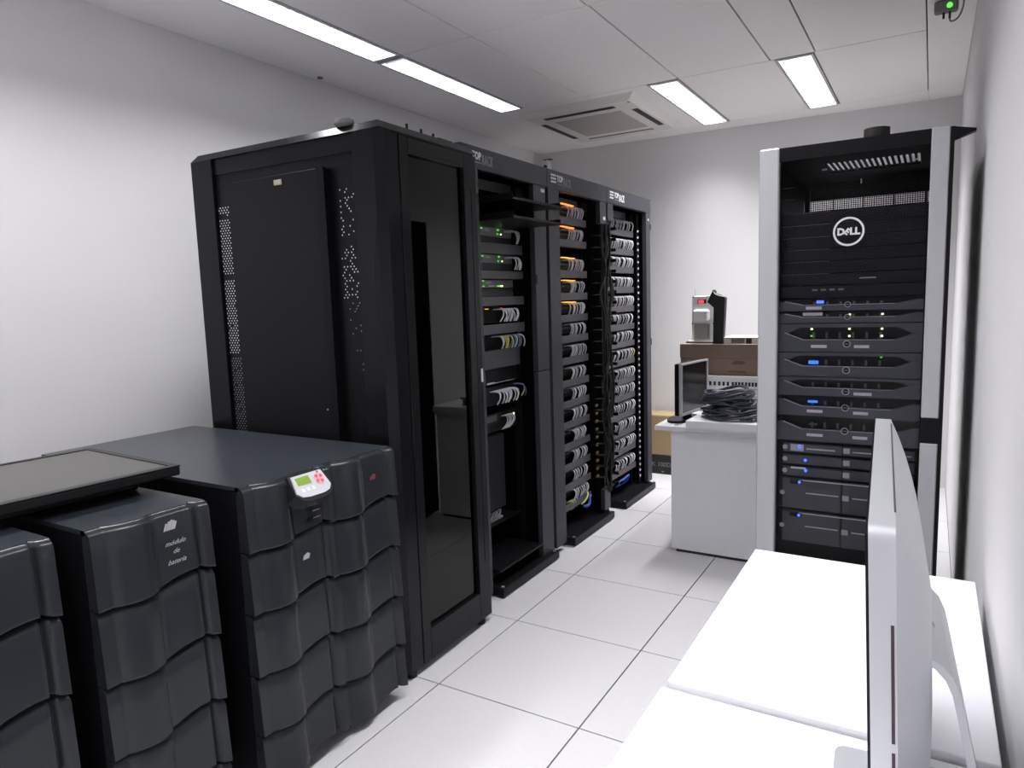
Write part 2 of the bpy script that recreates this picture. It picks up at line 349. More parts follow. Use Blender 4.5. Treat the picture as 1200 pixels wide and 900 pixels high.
# ================================================================= rack pieces
def screw(m, x, y, z, r=0.004): m.cyl((x, y-0.002, z), r, 0.002, 'y', 8)
RN = {1: 'the open rack next to the glass-doored rack', 2: 'the middle open rack', 3: 'the open rack nearest the back wall'}
ORD = ['top', 'second', 'third', 'fourth', 'fifth', 'sixth', 'seventh', 'eighth', 'ninth', 'tenth', 'eleventh', 'twelfth', 'thirteenth', 'fourteenth', 'fifteenth']
NTH = ['first']+ORD[1:]
H = 2.17; W8 = 0.81
def open_rack(k, y0):
    f = Frame(-1.80, y0, 90)
    lb = {1: 'open black rack left of the row, with pulled-out shelves and green-lit switches',
          2: 'middle open black rack of white patch cables under orange lights',
          3: 'open black rack of white patch cables standing nearest the back wall'}[k]
    t = thing('server_rack', lb, 'rack', f.pt(0, 0, 0), f.a)
    B(0, W8-0.003, 0, 0.035, 2.07, H, c=0.002).build('header', 'rack', t)
    B(0.002, 0.022, 0.036, 1.0, 0.03, H-0.005).build('side_panel', 'rackd', t)
    B(W8-0.025, W8-0.005, 0.0375 if k < 3 else 0.036, 1.0, 0.03, H-0.005).build('side_panel', 'rackd' if k < 3 else 'black', t)
    B(0.022, W8-0.025, 0.036, 1.0, H-0.02, H-0.004).build('top_panel', 'black', t)
    B(0.022, W8-0.025, 0.98, 1.0, 0.03, H-0.02).build('back_panel', 'rackd', t)
    B(0.022, W8-0.025, 0.13, 0.14, 2.02, 2.07).build('filler_panel', 'cman', t)
    b = B(0.175, 0.78, -0.035, 0.98, 0.006, 0.05, c=0.004).build('base_plate', 'black', t)
    for x in (0.20, 0.755): MB().cyl((x, -0.015, 0.05), 0.009, 0.004, n=10).build('bolt', 'steel', b)
    ft = MB()
    for x in (0.05, 0.76):
        for y in (0.06, 0.94): ft.cyl((x, y, 0), 0.02, 0.03, n=10)
    ft.build('foot', 'rubber', t)
    # front columns
    def col(x0, x1, z0, z1, name='column_cover', ma='rack'):
        return B(x0, x1, 0.0, 0.030, z0, z1, c=0.0015).build(name, ma, t)
    if k == 1:
        col(0.02, 0.135, 0.04, 1.955); col(0.02, 0.135, 1.96, 2.068)
    else:
        col(0.008, 0.135 if k == 2 else 0.10, 1.96, 2.068)
    if k == 2: col(0.008, 0.135, 0.04, 1.955)
    if k == 1:
        o = col(0.655, 0.785, 1.96, 2.068); B(0.735, 0.775, -0.001, 0.0, 2.035, 2.053).build('name_plate', 'inkw', o)
        col(0.655, 0.785, 1.085, 1.955); col(0.655, 0.785, 0.04, 1.08)
        B(0.658, 0.668, -0.004, 0.0, 1.55, 1.60).build('latch', 'black', t)
    if k == 2:
        o = col(0.70, 0.795, 1.93, 2.068); B(0.745, 0.78, -0.001, 0.0, 1.955, 1.975).build('name_plate', 'inkw', o)
        col(0.70, 0.795, 0.07, 0.21, 'column_foot')
    if k == 3:
        o = col(0.713, 0.80, 0.06, 2.068); MB().cyl((0.757, -0.002, 2.02), 0.009, 0.002, 'y', 10).build('lock', 'inkw', o)
        B(0.797, 0.803, -0.004, 0.01, 1.95, 1.99).build('latch', 'black', t); B(0.797, 0.803, -0.004, 0.01, 1.10, 1.15).build('latch', 'black', t)
    # mounting rails; pale boxes paint the light through their holes
    for x in ((0.15, 0.168), (0.642, 0.660)):
        B(x[0], x[1], 0.11, 0.15, 0.05, 2.07).build('mounting_rail', 'rackd', t)
    d = MB()
    if k == 3:
        for i in range(42):
            z = 1.93-i*0.0445
            d.box(0.684, 0.696, 0.052, 0.058, z, z+0.014)
        o = d.build('lit_rail_hole', 'dot', t); o['kind'] = 'stuff'
        B(0.67, 0.71, 0.058, 0.064, 0.05, 2.06).build('hole_strip', 'rackd', t)
    if k == 1:
        for i in range(24):
            z = 0.75-i*0.0148
            d.box(0.49, 0.496, 0.292, 0.297, z, z+0.006)
        o = d.build('rail_hole', 'dotd', t); o['kind'] = 'stuff'
        B(0.475, 0.51, 0.297, 0.31, 0.1, 1.0).build('rear_rail', 'rackd', t)
    # logo on the header: block of small bars, TOP, then dim block letters
    lx = {1: 0.02, 2: 0.045, 3: 0.05}[k]
    lw = {1: 'inkw', 2: 'inkw', 3: 'inkw'}[k]
    lg = MB()
    for r_ in range(3):
        for c_ in range(3): lg.box(lx+c_*0.021, lx+c_*0.021+0.017, -0.0012, 0, 2.138-r_*0.018, 2.148-r_*0.018)
    lg.build('logo_mark', lw, t)
    text('TOP', 0.047, lw, t, (lx+0.072, -0.0005, 2.114), FR, sx=0.80, bold=0.0015)
    text('RACK', 0.066, 'inkg' if k < 3 else 'inkw', t, (lx+0.152, -0.0005, 2.096), FR, sx=0.55, bold=0.001)
    B(lx+0.075, lx+0.145, -0.0012, 0, 2.098, 2.103).build('logo_bar', 'inkg', t)
    return f, t
f1, R1 = open_rack(1, 2.602)
f2, R2 = open_rack(2, 3.412)
f3, R3 = open_rack(3, 4.222)
RK = {f1: R1, f2: R2, f3: R3}
YE = 0.135      # depth of the equipment fronts
EX = 0.165      # left end of the 19 inch units

cab_meshes = {}
def cable_mesh(kind, var):
    key = (kind, var)
    if key in cab_meshes: return cab_meshes[key]
    rnd = random.Random(hash((len(kind), var)) & 255)
    dx = rnd.uniform(-0.012, 0.016); bl = rnd.uniform(0.046, 0.066)
    if kind == 'long': pts = [(0, -0.004, 0.0), (0, -bl, 0.0), (dx, -bl-0.012, -0.03), (dx*2, -bl+0.003, -0.062)]
    elif kind == 'hang': pts = [(0, -0.004, 0), (0.006, -0.032, 0.002), (0.004+dx*0.5, -0.042, -0.02), (-0.014, -0.040, -0.045), (-0.036, -0.03, -0.064)]
    else: pts = [(0, -0.004, 0.0), (0, -bl+0.006, 0.004), (dx*0.5, -bl-0.008, -0.022), (dx, -bl+0.006, -0.064)]
    m = MB().tube(pts, 0.0042 if kind == 'short' else 0.0026 if kind == 'hang' else 0.0036, 5, sub=3)
    cab_meshes[key] = m; return m
cable_data = {}
def cable(frame, x, z, kind, color, label, group, y=YE):
    v = random.randint(0, 5); key = (kind, v, color)
    if key not in cable_data: cable_data[key] = cable_mesh(kind, v).mesh('patch_cable', color)
    o = link('patch_cable', cable_data[key], None, frame.pt(x, y-0.003, z), (0, 0, frame.a))
    return tag(o, label, 'cable', group)

def unit(frame, name, label, cat, zb, zt, ma, group=None, y=YE, depth=0.25, wd=0.478, x=EX, c=0.0015):
    if name in ('blank_panel', 'patch_panel', 'rack_shelf'):
        return B(0, wd, 0, depth, 0, zt-zb, c=c).build(name, ma, RK[frame], (x, y, zb))
    t = thing(name, label, cat, frame.pt(x, y, zb), frame.a, group)
    B(0, wd, 0, depth, 0, zt-zb, c=c).build('body', ma, t)
    return t
def manager(frame, z0, z1, label, group, y=YE):
    h = z1-z0
    t = B(0, 0.482, 0, 0.004, 0, h, c=0.001).build('cable_manager', 'cman', RK[frame], (EX, y-0.062, z0))
    m = MB(); m.box(0, 0.482, 0.004, 0.06, 0, 0.003)
    m.box(0, 0.482, 0.056, 0.060, 0.003, h-0.002)
    for i in range(13): m.box(0.008+i*0.0385, 0.012+i*0.0385, 0.004, 0.056, 0.003, h-0.004)
    m.build('duct', 'rackd', t)
    return t

# ---- middle rack (2) and far rack (3): rows of patch panels, looped cables and managers
z2 = [1.981, 1.849, 1.668, 1.534, 1.404, 1.279, 1.147, 1.010, .883, .755, .622, .493, .369, .244]
z3 = [1.964, 1.833, 1.707, 1.568, 1.435, 1.307, 1.185, 1.056, .920, .802, .672, .547, .415, .265]
for k, fr_, zs in ((2, f2, z2), (3, f3, z3)):
    for i, zc in enumerate(zs):
        row = f'{ORD[i]} row of {RN[k]}'
        lit = k == 2 and i < 5
        t = B(0, 0.478, 0, 0.12, 0, 0.074, c=0.001).build('patch_panel', 'patch', RK[fr_], (EX, YE, zc-0.028), label='black patch panel with orange light strip' if lit else None)
        m = MB()
        for q in range(24): m.box(0.022+q*0.0185, 0.034+q*0.0185, -0.003, 0, 0.030, 0.042)
        o = m.build('port_row', 'inkgr', t); o['kind'] = 'stuff'
        if lit:
            q = MB(); q.box(0.15, 0.225, -0.060, -0.044, 0.0685, 0.0735); q.box(0.232, 0.315, -0.060, -0.044, 0.0675, 0.0725)
            q.build('light_strip', 'ledo' if i < 2 else 'leda', t)
        if k == 3:
            q = MB()
            for s_ in range(8): q.box(0.05+s_*0.05, 0.065+s_*0.05, -0.006, 0, 0.066, 0.070)
            q.build('red_mark', 'inkred', t)['kind'] = 'stuff'
        mz = 0.046 if k == 2 else 0.044
        if i < len(zs):
            manager(fr_, zc-0.030-mz, zc-0.032, 'dark grey horizontal cable manager below the '+row, 'cable managers of '+RN[k])
        n = 8 if k == 2 else 11
        x0, x1 = (0.23, 0.425) if k == 2 else (0.07, 0.462)
        for q in range(n):
            gap = 0.012 if q >= n//2 else 0.0
            x = EX+x0+(x1-x0)*(q+0.5)/n+gap+random.uniform(-0.004, 0.004)
            if k == 3 and i == 7 and q >= 10: col = 'cyel'
            elif random.random() < 0.45: col = 'cgrey2'
            else: col = 'cgrey'
            yel = col == 'cyel'
            where = f'{ORD[i]} row of '+('middle open rack' if k == 2 else 'open rack nearest back wall')
            cable(fr_, x, zc+0.030, 'short', col, 'yellow patch cable at right end, '+where if yel else f'{NTH[q]} grey patch cable from left, '+where,
                  None if yel else 'grey patch cables, '+where)
# left end of middle rack rows: black cable loops
# bottom of middle rack: yellow and blue leads
pts = [(0.30, 0.06, 0.135), (0.33, 0.0, 0.165), (0.37, 0.0, 0.15), (0.38, 0.05, 0.11)]
for i, (x, c, nm) in enumerate(((0.30, 'cyel', 'yellow lead bent over the bottom cable tray of the middle open rack, left one'), (0.33, 'cyel', 'yellow lead bent over the bottom cable tray of the middle open rack, right one'),
                                (0.36, 'cblue', 'dark blue lead low in the middle open rack beside yellow leads'))):
    m = MB().tube([(0, 0.06, 0), (0.01, 0.0, 0.035), (0.035, -0.02, 0.03), (0.05, 0.0, -0.025)], 0.005, 6, sub=4)
    o = m.build('network_lead', c, None, f2.pt(EX+x-0.12, YE-0.04, 0.175), (0, 0, f2.a)); tag(o, nm, 'cable')
m = MB().tube([(0, 0, 0), (0.03, -0.015, 0.02), (0.07, -0.015, 0.05), (0.09, 0.01, 0.07)], 0.0055, 6, sub=4)
tag(m.build('network_lead', 'cyel', None, f2.pt(0.50, YE-0.06, 0.16), (0, 0, f2.a)), 'yellow lead climbing at the lower right inside the middle open rack', 'cable')
m = MB().tube([(0, 0, 0), (0.05, -0.02, 0.0), (0.09, -0.01, 0.05), (0.12, 0.0, 0.04)], 0.010, 6, sub=4)
tag(m.build('network_lead', 'cblue', None, f2.pt(0.52, YE-0.06, 0.14), (0, 0, f2.a)), 'blue lead curled at the lower right inside the middle open rack', 'cable')
for i in range(4):
    m = MB().tube([(0, 0.03, 0), (0.0, -0.02, 0.03), (0.05, -0.035, 0.035+0.004*i), (0.08, -0.01, -0.005), (0.03, 0.02, -0.02)], 0.007, 6, sub=4)
    tag(m.build('network_lead', 'cblue', None, f3.pt(0.34+i*0.035, YE-0.03, 0.115), (0, 0, f3.a)), f'blue lead on the base of the last open rack, {NTH[i]} from left', 'cable', 'blue leads at the foot of the last rack')
# vertical cable rings of middle rack
rg = MB()
for i in range(22):
    z = 0.30+i*0.074
    rg.tube([(0.665, 0.05, z), (0.665, 0.0, z), (0.692, 0.0, z), (0.692, 0.05, z)], 0.004, 5)
o = rg.build('cable_ring', 'rackd', R2); o['kind'] = 'stuff'
rg = MB()
for i in range(10):
    z = 0.30+i*0.052
    rg.box(0.655, 0.668, 0.028, 0.04, z, z+0.014); rg.box(0.672, 0.684, 0.03, 0.042, z+0.004, z+0.016)
o = rg.build('cable_tie', mat('ochre_tie', (0.16, 0.11, 0.035), 0.6), R2); o['kind'] = 'stuff'
# black cables spilling between middle and far rack
for i in range(7):
    x = 0.735+0.018*i; rnd = random.Random(i+3)
    P = [(x+rnd.uniform(-.012, .012), 0.01+rnd.uniform(-0.03, 0.02), 1.93-j*0.145) for j in range(12 if i > 2 else 13)]
    m = MB().tube(P, 0.0085, 6, sub=3)
    tag(m.build('power_cable', 'cblack', None, f2.pt(0, 0, 0), (0, 0, f2.a)), f'black cable hanging between middle and last open rack, {NTH[i]} from left', 'cable', 'black cables between the open racks')
fg = MB()
for i in range(26):
    z = 1.90-i*0.068; fg.box(0.015, 0.095, 0.012, 0.016, z, z+0.018); fg.box(0.085, 0.095, -0.02, 0.016, z, z+0.02)
o = fg.build('cable_finger', 'black', R3); o['kind'] = 'stuff'

# ---- first open rack (1)
def shelf_out(z, name_label):
    o = thing('rack_shelf', name_label, 'shelf', f1.pt(0.165, -0.165, z), f1.a)
    m = MB(); m.box(0, 0.478, 0, 0.55, 0, 0.004); m.box(0, 0.478, 0, 0.004, 0.004, 0.012); m.box(0, 0.004, 0.004, 0.55, 0.004, 0.03); m.box(0.474, 0.478, 0.004, 0.55, 0.004, 0.03)
    m.build('tray', 'black', o)
shelf_out(1.925, 'black shelf pulled out of the open rack beside the glass-doored one, upper')
shelf_out(1.842, 'black shelf pulled out of the open rack beside the glass-doored one, lower')
XC = EX
def switch(z0, z1, label, leds, slim=False):
    t = thing('network_switch', label, 'switch', f1.pt(EX, YE, z0), f1.a, None)
    h = z1-z0
    B(0, 0.478, 0, 0.25, 0, h, c=0.0015).build('body', 'swg' if not slim else 'swg', t)
    pm = MB()
    for q in range(6): pm.box(0.06+q*0.022, 0.077+q*0.022, -0.001, 0, h*0.2, h*0.7)
    pm.build('port_row', 'inkgr', t)
    for (x, zf, wd, mm) in leds: B(x, x+wd, -0.002, 0, h*zf, h*zf+0.006).build('status_light', mm, t)
    B(0.21, 0.26, -0.001, 0, h*0.55, h*0.8).build('badge', 'silver', t)
    return t
switch(1.797, 1.842, 'topmost grey green-lit network switch in the open rack beside the glass door',
       [(0.335, 0.72, 0.014, 'ledg'), (0.33, 0.25, 0.010, 'ledg'), (0.365, 0.25, 0.008, 'ledw'), (0.178, 0.7, 0.014, 'ledg'), (0.178, 0.2, 0.008, 'inkgr')])
switch(1.662, 1.705, 'second green-lit network switch from top in the open rack beside glass door',
       [(0.335, 0.72, 0.014, 'ledg'), (0.33, 0.2, 0.008, 'ledg'), (0.37, 0.2, 0.007, 'ledw'), (0.178, 0.7, 0.016, 'ledg'), (0.22, 0.95, 0.012, 'ledg')])
switch(1.536, 1.576, 'third green-lit switch from top, in the open rack beside the glass door',
       [(0.178, 0.8, 0.014, 'ledg'), (0.178, 0.15, 0.014, 'ledg'), (0.315, 0.15, 0.03, 'ledg'), (0.35, 0.15, 0.02, 'ledw'), (0.235, 0.15, 0.05, 'inkw')])
unit(f1, 'blank_panel', 'dark grey blank panel under the top switch of the open rack beside the glass door', 'panel', 1.757, 1.794, 'cman')
unit(f1, 'blank_panel', 'dark grey blank panel under the second switch of the open rack beside the glass door', 'panel', 1.622, 1.659, 'cman')
unit(f1, 'blank_panel', 'dark grey blank panel under the third switch of the open rack beside the glass door', 'panel', 1.492, 1.532, 'cman')
for z0, z1, w_ in ((1.703, 1.755, 'upper'), (1.579, 1.620, 'second'), (1.446, 1.490, 'third'), (1.303, 1.352, 'fourth')):
    manager(f1, z0, z1, f'grey cable manager cover, {w_} one in the open rack beside the glass door', 'cable managers of '+RN[1])
for i in range(4):
    cable(f1, EX+0.39+0.017*i, 1.825, 'long', 'cgrey', f'{NTH[i]} grey cable from left hanging from the top green-lit switch', 'cables of the top switch')
    cable(f1, EX+0.39+0.017*i, 1.69, 'long', 'cgrey2', f'{NTH[i]} grey cable from left hanging from the second green-lit switch', 'cables of the second switch')
t = unit(f1, 'patch_panel', 'black patch panel with grey cables and red light in the open rack beside the glass door', 'patch panel', 1.356, 1.442, 'patch')
B(0.34, 0.352, -0.004, 0, 0.072, 0.077).build('status_light', 'ledr', t); B(0.19, 0.22, -0.004, 0, 0.072, 0.075).build('status_light', 'leda', t)
for i, x in enumerate((0.26, 0.275, 0.292, 0.31, 0.322, 0.345, 0.36, 0.395, 0.405)):
    cable(f1, EX+x, 1.425, 'long', 'cgrey2', f'{NTH[i]} pale cable from left below the red light, rack beside glass door', 'cables of the fourth row beside the glass door')
t = unit(f1, 'patch_panel', 'black patch panel with yellow and slate cables in the open rack beside the glass door', 'patch panel', 1.222, 1.300, 'patch')
for i in range(13):
    x = 0.235+0.0165*i
    cn = 'cgrey' if i < 2 else 'cyel' if i < 6 else 'cslate' if i % 3 else 'cgrey'
    cname = {'cgrey': 'grey', 'cyel': 'yellow', 'cslate': 'slate blue'}[cn]
    cable(f1, EX+x, 1.287, 'long', cn, f'{cname} cable, {NTH[i]} from left in the yellow and slate bundle', f'{cname} cables of the mixed bundle')
t = unit(f1, 'blank_panel', 'tall dark blank panel below the yellow cables in the open rack beside the glass door', 'panel', 1.125, 1.218, 'cman', y=YE-0.03)
t = unit(f1, 'rack_device', 'dark rack unit with pale lower edge below the yellow cables', 'rack unit', 1.045, 1.120, 'patch', y=YE-0.01)
B(0.17, 0.24, -0.003, 0, 0.0, 0.008).build('edge_light', 'cgrey', t); B(0.24, 0.44, -0.003, 0, 0.0, 0.003).build('edge_strip', 'silver', t)
t = unit(f1, 'patch_panel', 'black patch panel crowded with pale cables, low in the open rack beside the glass door', 'patch panel', 0.93, 1.03, 'patch')
for i in range(11):
    cable(f1, EX+0.20+0.0185*i, 1.005, 'long', 'cgrey2' if i % 2 else 'cgrey', f'{NTH[i]} pale cable from left on the crowded lower panel beside the glass door', 'pale cables of the crowded lower panel')
for i in range(2):
    cable(f1, EX+0.43+0.015*i, 1.02, 'long', 'cyel' if i else 'cblue', ('yellow' if i else 'blue')+' cable at the right end of the crowded lower panel', None)
t = unit(f1, 'rack_device', 'black rack unit with grey plate left of five drooping pale cables', 'rack unit', 0.79, 0.885, 'patch')
B(0.16, 0.265, -0.003, 0, 0.055, 0.088).build('face_plate', 'cman', t); B(0.435, 0.445, -0.003, 0, 0.062, 0.072).build('status_light', 'ledw', t)
for i in range(5):
    cable(f1, EX+0.30+0.017*i, 0.865, 'hang', 'cgrey', f'{NTH[i]} from left of five drooping pale cables above the tall blank panel', 'drooping pale cables')
unit(f1, 'blank_panel', 'tall black blank panel in the lower half of the open rack beside the glass door', 'panel', 0.385, 0.775, 'patch', y=YE-0.02, wd=0.30)
t = thing('junction_box', 'small clear-looking box of wires low in the open rack beside the glass door', 'box', f1.pt(0.37, 0.16, 0.30), f1.a)
B(0, 0.13, 0, 0.08, 0, 0.012).build('base', 'silver', t)
m = MB()
for i in range(9): m.tube([(0.01+i*0.013, 0.01, 0.012), (0.015+i*0.012, 0.0, 0.03+0.02*(i % 3)/2), (0.02+i*0.011, 0.02, 0.04), (0.01+i*0.012, 0.05, 0.012)], 0.0028, 5, sub=2)
o = m.build('wiring', 'cgrey', t); o['kind'] = 'stuff'
unit(f1, 'rack_shelf', 'plain shelf carrying the junction box in the open rack beside the glass door', 'shelf', 0.288, 0.298, 'rackd', y=YE, depth=0.5)
# pulled-out low shelf
t = thing('sliding_shelf', 'black shelf pulled forward near the floor of the open rack beside the glass door', 'shelf', f1.pt(0.19, -0.012, 0.125), f1.a)
B(0, 0.44, 0, 0.6, 0, 0.012, c=0.002).build('tray', 'black', t); B(0.0, 0.44, 0.08, 0.1, -0.055, 0).build('support', 'rackd', t)

# ================================================================= nearest rack with smoked glass door
f0 = Frame(-1.69, 1.944, 91.0)
W0, D0, H0 = 0.625, 1.04, 2.125
t0 = thing('server_rack', 'tall black closed rack with smoked glass door standing nearest the camera', 'rack', f0.pt(0, 0, 0), f0.a)
sh = MB()
# frame: corner posts with chamfered front edge, rails
def post(x0, x1, y0, y1, ch):
    sh.prism([(x0+ch, y0), (x1, y0), (x1, y1), (x0, y1), (x0, y0+ch)], 0.03, H0-0.03, 'z')
post(0.0, 0.10, 0.0, 0.13, 0.03)
sh.box(0.0, 0.05, D0-0.13, D0, 0.03, H0-0.03)
sh.box(W0-0.06, W0, D0-0.1, D0, 0.03, H0-0.03); sh.box(W0-0.03, W0, 0.036, D0-0.1, 0.03, H0-0.03)
sh.box(0.012, 0.05, 0.13, D0-0.13, 0.03, 0.10); sh.box(0.012, 0.05, 0.13, D0-0.13, 2.03, H0-0.03)
sh.build('frame', 'blackg', t0)
lid = MB(); c = 0.022
lid.add([(0,0,H0-0.03),(W0,0,H0-0.03),(W0,D0,H0-0.03),(0,D0,H0-0.03),(c,c,H0),(W0,c,H0),(W0,D0-c,H0),(c,D0-c,H0)],
        [(0,3,2,1),(4,5,6,7),(0,1,5,4),(1,2,6,5),(2,3,7,6),(3,0,4,7)])
lid.build('top_cover', 'blackg', t0)
B(0.0, W0, 0.02, D0, 0.03, 0.05).build('bottom_panel', 'rackd', t0)
sd = B(0.018, 0.034, 0.13, D0-0.13, 0.10, 2.03).build('side_panel', 'black', t0)
# proud inner side door between y=-.27.. and .78 (local depth)
sp = B(-0.012, 0.018, 0.262, 0.775, 0.40, 1.985, c=0.003).build('side_door', 'black', t0, label='raised black panel on the rack side')
B(-0.016, 0.0, 0.262, 0.300, 0.40, 1.985).build('edge_strip', 'rackd', sp)
B(-0.018, -0.012, 0.485, 0.525, 1.945, 1.965, c=0.001).build('tag_plate', 'tag', sp)
MB().cyl((-0.014, 0.32, 1.07), 0.003, 0.003, 'x', 8).build('screw', 'dot', sp)
def dots(y0, y1, z0, z1, keep, mm, rr=0.0032, seed=1):  # discs paint light showing through the side perforations, dimmer lower down
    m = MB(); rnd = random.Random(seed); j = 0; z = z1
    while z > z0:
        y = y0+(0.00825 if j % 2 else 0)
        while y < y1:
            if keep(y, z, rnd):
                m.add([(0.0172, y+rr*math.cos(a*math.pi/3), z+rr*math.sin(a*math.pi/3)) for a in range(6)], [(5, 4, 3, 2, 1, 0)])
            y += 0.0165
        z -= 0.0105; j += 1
    o = m.build('lit_perforation', mm, t0); o['kind'] = 'stuff'
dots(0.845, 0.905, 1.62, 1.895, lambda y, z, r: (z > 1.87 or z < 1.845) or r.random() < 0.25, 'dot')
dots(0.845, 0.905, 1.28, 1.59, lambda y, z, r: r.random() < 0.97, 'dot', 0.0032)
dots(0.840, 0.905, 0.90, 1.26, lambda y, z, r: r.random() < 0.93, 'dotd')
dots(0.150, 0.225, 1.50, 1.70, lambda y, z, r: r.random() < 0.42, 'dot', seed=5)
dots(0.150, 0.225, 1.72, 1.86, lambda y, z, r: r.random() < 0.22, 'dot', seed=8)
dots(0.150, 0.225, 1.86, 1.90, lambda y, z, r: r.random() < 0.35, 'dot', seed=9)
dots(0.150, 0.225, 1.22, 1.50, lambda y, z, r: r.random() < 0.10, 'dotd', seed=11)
# door with glass
dr = MB()
gx0, gx1, gz0, gz1 = 0.155, 0.525, 0.165, 2.025
dr.box(0.104, gx0, -0.004, 0.030, 0.035, 2.085, c=0.002); dr.box(gx1, 0.618, -0.004, 0.030, 0.035, 2.085, c=0.002)
dr.box(gx0, gx1, -0.004, 0.030, 0.035, gz0, c=0.002); dr.box(gx0, gx1, -0.004, 0.030, gz1, 2.085, c=0.002)
do = dr.build('door', 'blackg', t0)
B(gx0, gx1, 0.014, 0.018, gz0, gz1).build('door_glass', 'smoke', do)
B(0.575, 0.577, -0.0055, -0.004, 0.30, 1.95).build('seam', 'rackd', do)
lt = MB(); lt.box(0.597, 0.611, -0.010, -0.004, 1.115, 1.175, c=0.002); lt.build('handle', 'silver', do)
B(0.06, W0-0.02, 0.0, 0.03, 2.088, H0-0.031).build('front_rail', 'blackg', t0)
ft = MB()
for x in (0.06, 0.57):
    for y in (0.03, D0-0.08): ft.cyl((x, y, 0), 0.022, 0.031, n=12)
ft.build('foot', 'rubber', t0)
MB().box(W0-0.035, W0-0.02, 0.1, 0.9, 0.1, 2.0).build('inner_panel', 'rackd', t0)
B(0.06, 0.57, 0.98, 1.0, 0.05, 2.05).build('back_panel', 'rackd', t0)
rl = MB(); rl.box(0.09, 0.11, 0.09, 0.13, 0.06, 2.05); rl.box(0.575, 0.59, 0.09, 0.13, 0.06, 2.05)
rl.build('mounting_rail', 'rackd', t0)
dd = MB()
for i in range(19):
    z = 1.70-i*0.0245; dd.box(0.21+0.004*(i % 2), 0.214+0.004*(i % 2), 0.084, 0.088, z, z+0.006)
for i in range(3): dd.box(0.195, 0.2, 0.084, 0.088, 1.84+i*0.022, 1.847+i*0.022)
dd.box(0.19, 0.22, 0.088, 0.1, 0.9, 1.95)
o = dd.build('rail_hole', 'dotd', t0); o['kind'] = 'stuff'
t = thing('server', 'dark server with blue light behind the smoked glass door', 'server', f0.pt(0.11, 0.14, 1.36), f0.a)
B(0, 0.44, 0, 0.5, 0, 0.085, c=0.002).build('body', 'sdark', t)
B(0.185, 0.192, -0.003, 0, 0.06, 0.067).build('power_light', 'ledb', t); B(0.215, 0.24, -0.002, 0, 0.06, 0.064).build('badge', 'inkg', t)
MB().cyl((0.185, -0.003, 0.01), 0.003, 0.003, 'y', 8).build('status_light', 'greyp', t)
# things on its top
o = MB(); prof = [(0.0, 0.0), (0.026, 0.0), (0.034, 0.010), (0.032, 0.022), (0.020, 0.030), (0.0, 0.032)]
o.grid(lambda u, v: ((lambda p, q, s: ((p[0]*(1-s)+q[0]*s)*math.cos(2*math.pi*u)*1.2, (p[0]*(1-s)+q[0]*s)*math.sin(2*math.pi*u), (p[1]*(1-s)+q[1]*s)))(prof[min(int(v*5), 4)], prof[min(int(v*5)+1, 5)], v*5-min(int(v*5), 4))), 16, 15)
tag(o.build('round_cap', 'greyp', None, f0.pt(0.035, 0.19, H0)), 'small grey rounded cap lying on top edge of the glass-doored rack', 'cap')
t = thing('cable_clamp', 'row of small black prongs on top of the glass-doored rack', 'clamp', f0.pt(0.20, 0.04, H0), f0.a)
B(0, 0.34, 0, 0.03, 0, 0.006).build('bar', 'black', t)
for i, x in enumerate((0.02, 0.11, 0.19)): B(x, x+0.007, 0.005, 0.012, 0.006, 0.028-0.003*i).build('prong', 'black', t)
B(0.22, 0.32, 0.002, 0.014, 0.006, 0.011).build('lead_end', 'black', t)

# ================================================================= uninterruptible power supply cabinets
def bez_y(X):       # plan profile of the front: negative is towards the viewer
    if X < 0.031: return -0.006
    if X < 0.036: return -0.006+0.8*(X-0.031)
    if X < 0.150: return -0.004-0.016*(X-0.036)/0.114-0.018*math.sin(math.pi*(X-0.036)/0.114)**0.8
    if X < 0.155: return -0.0195
    if X < 0.250: return -0.0205
    if X < 0.265: return -0.0205-0.25*(X-0.250)
    if X < 0.275: return -0.024+1.8*(X-0.265)
    if X < 0.285: return -0.006-2.0*(X-0.275)
    return -0.026-0.007*math.sin(math.pi*(X-0.285)/0.025*0.5)
def edge_z(X, low=False):
    if X < 0.150: return 0.0015*((X/0.15)**3)
    if X < 0.265:
        s = (X-0.150)/0.115
        return 0.011+0.017*(1-(1-s)**2.4) if low else 0.009+0.0165*s
    return (0.028 if low else 0.0255)-0.25*(X-0.265)
XS = [0, .012, .028, .030, .036, .040, .05, .065, .08, .095, .11, .125, .14, .1495, .1505, .165, .18, .195, .21, .225, .24, .255, .2645, .267, .2745, .276, .2845, .288, .294, .300, .306, .310]
def segment(z0, z1, top=False, x_from=0):
    m = MB(); rows = []
    TS = [0.0, 0.0001, 0.03, 0.3, 0.7, 0.90, 0.95, 0.98, 1.0]
    for ti, t_ in enumerate(TS):
        row = []
        for X in XS:
            zb = z0+edge_z(X, True)+0.0035; zt = z1+(0 if top else edge_z(X))
            y = bez_y(X)
            if ti == 0: y = y*0.25+0.006
            if t_ > 0.9: y += 0.020*((t_-0.9)/0.1)**2
            y -= 0.010*(1-t_)
            row.append((X, min(y, 0.02), zb+(zt-zb)*t_))
        rows.append(row)
    rows.append([(X, 0.03, rows[-1][i][2]) for i, X in enumerate(XS)])
    vs = [p for r_ in rows for p in r_]; n = len(XS)
    m.add(vs, [(j*n+i, j*n+i+1, (j+1)*n+i+1, (j+1)*n+i) for j in range(len(rows)-1) for i in range(n-1)], True)
    # side closures
    for i in (0, n-1):
        L_ = [r_[i] for r_ in rows]; L_ += [(L_[0][0], 0.03, L_[0][2])]
        m.add(L_, [tuple(range(len(L_))) if i == 0 else tuple(range(len(L_)))[::-1]])
    return m
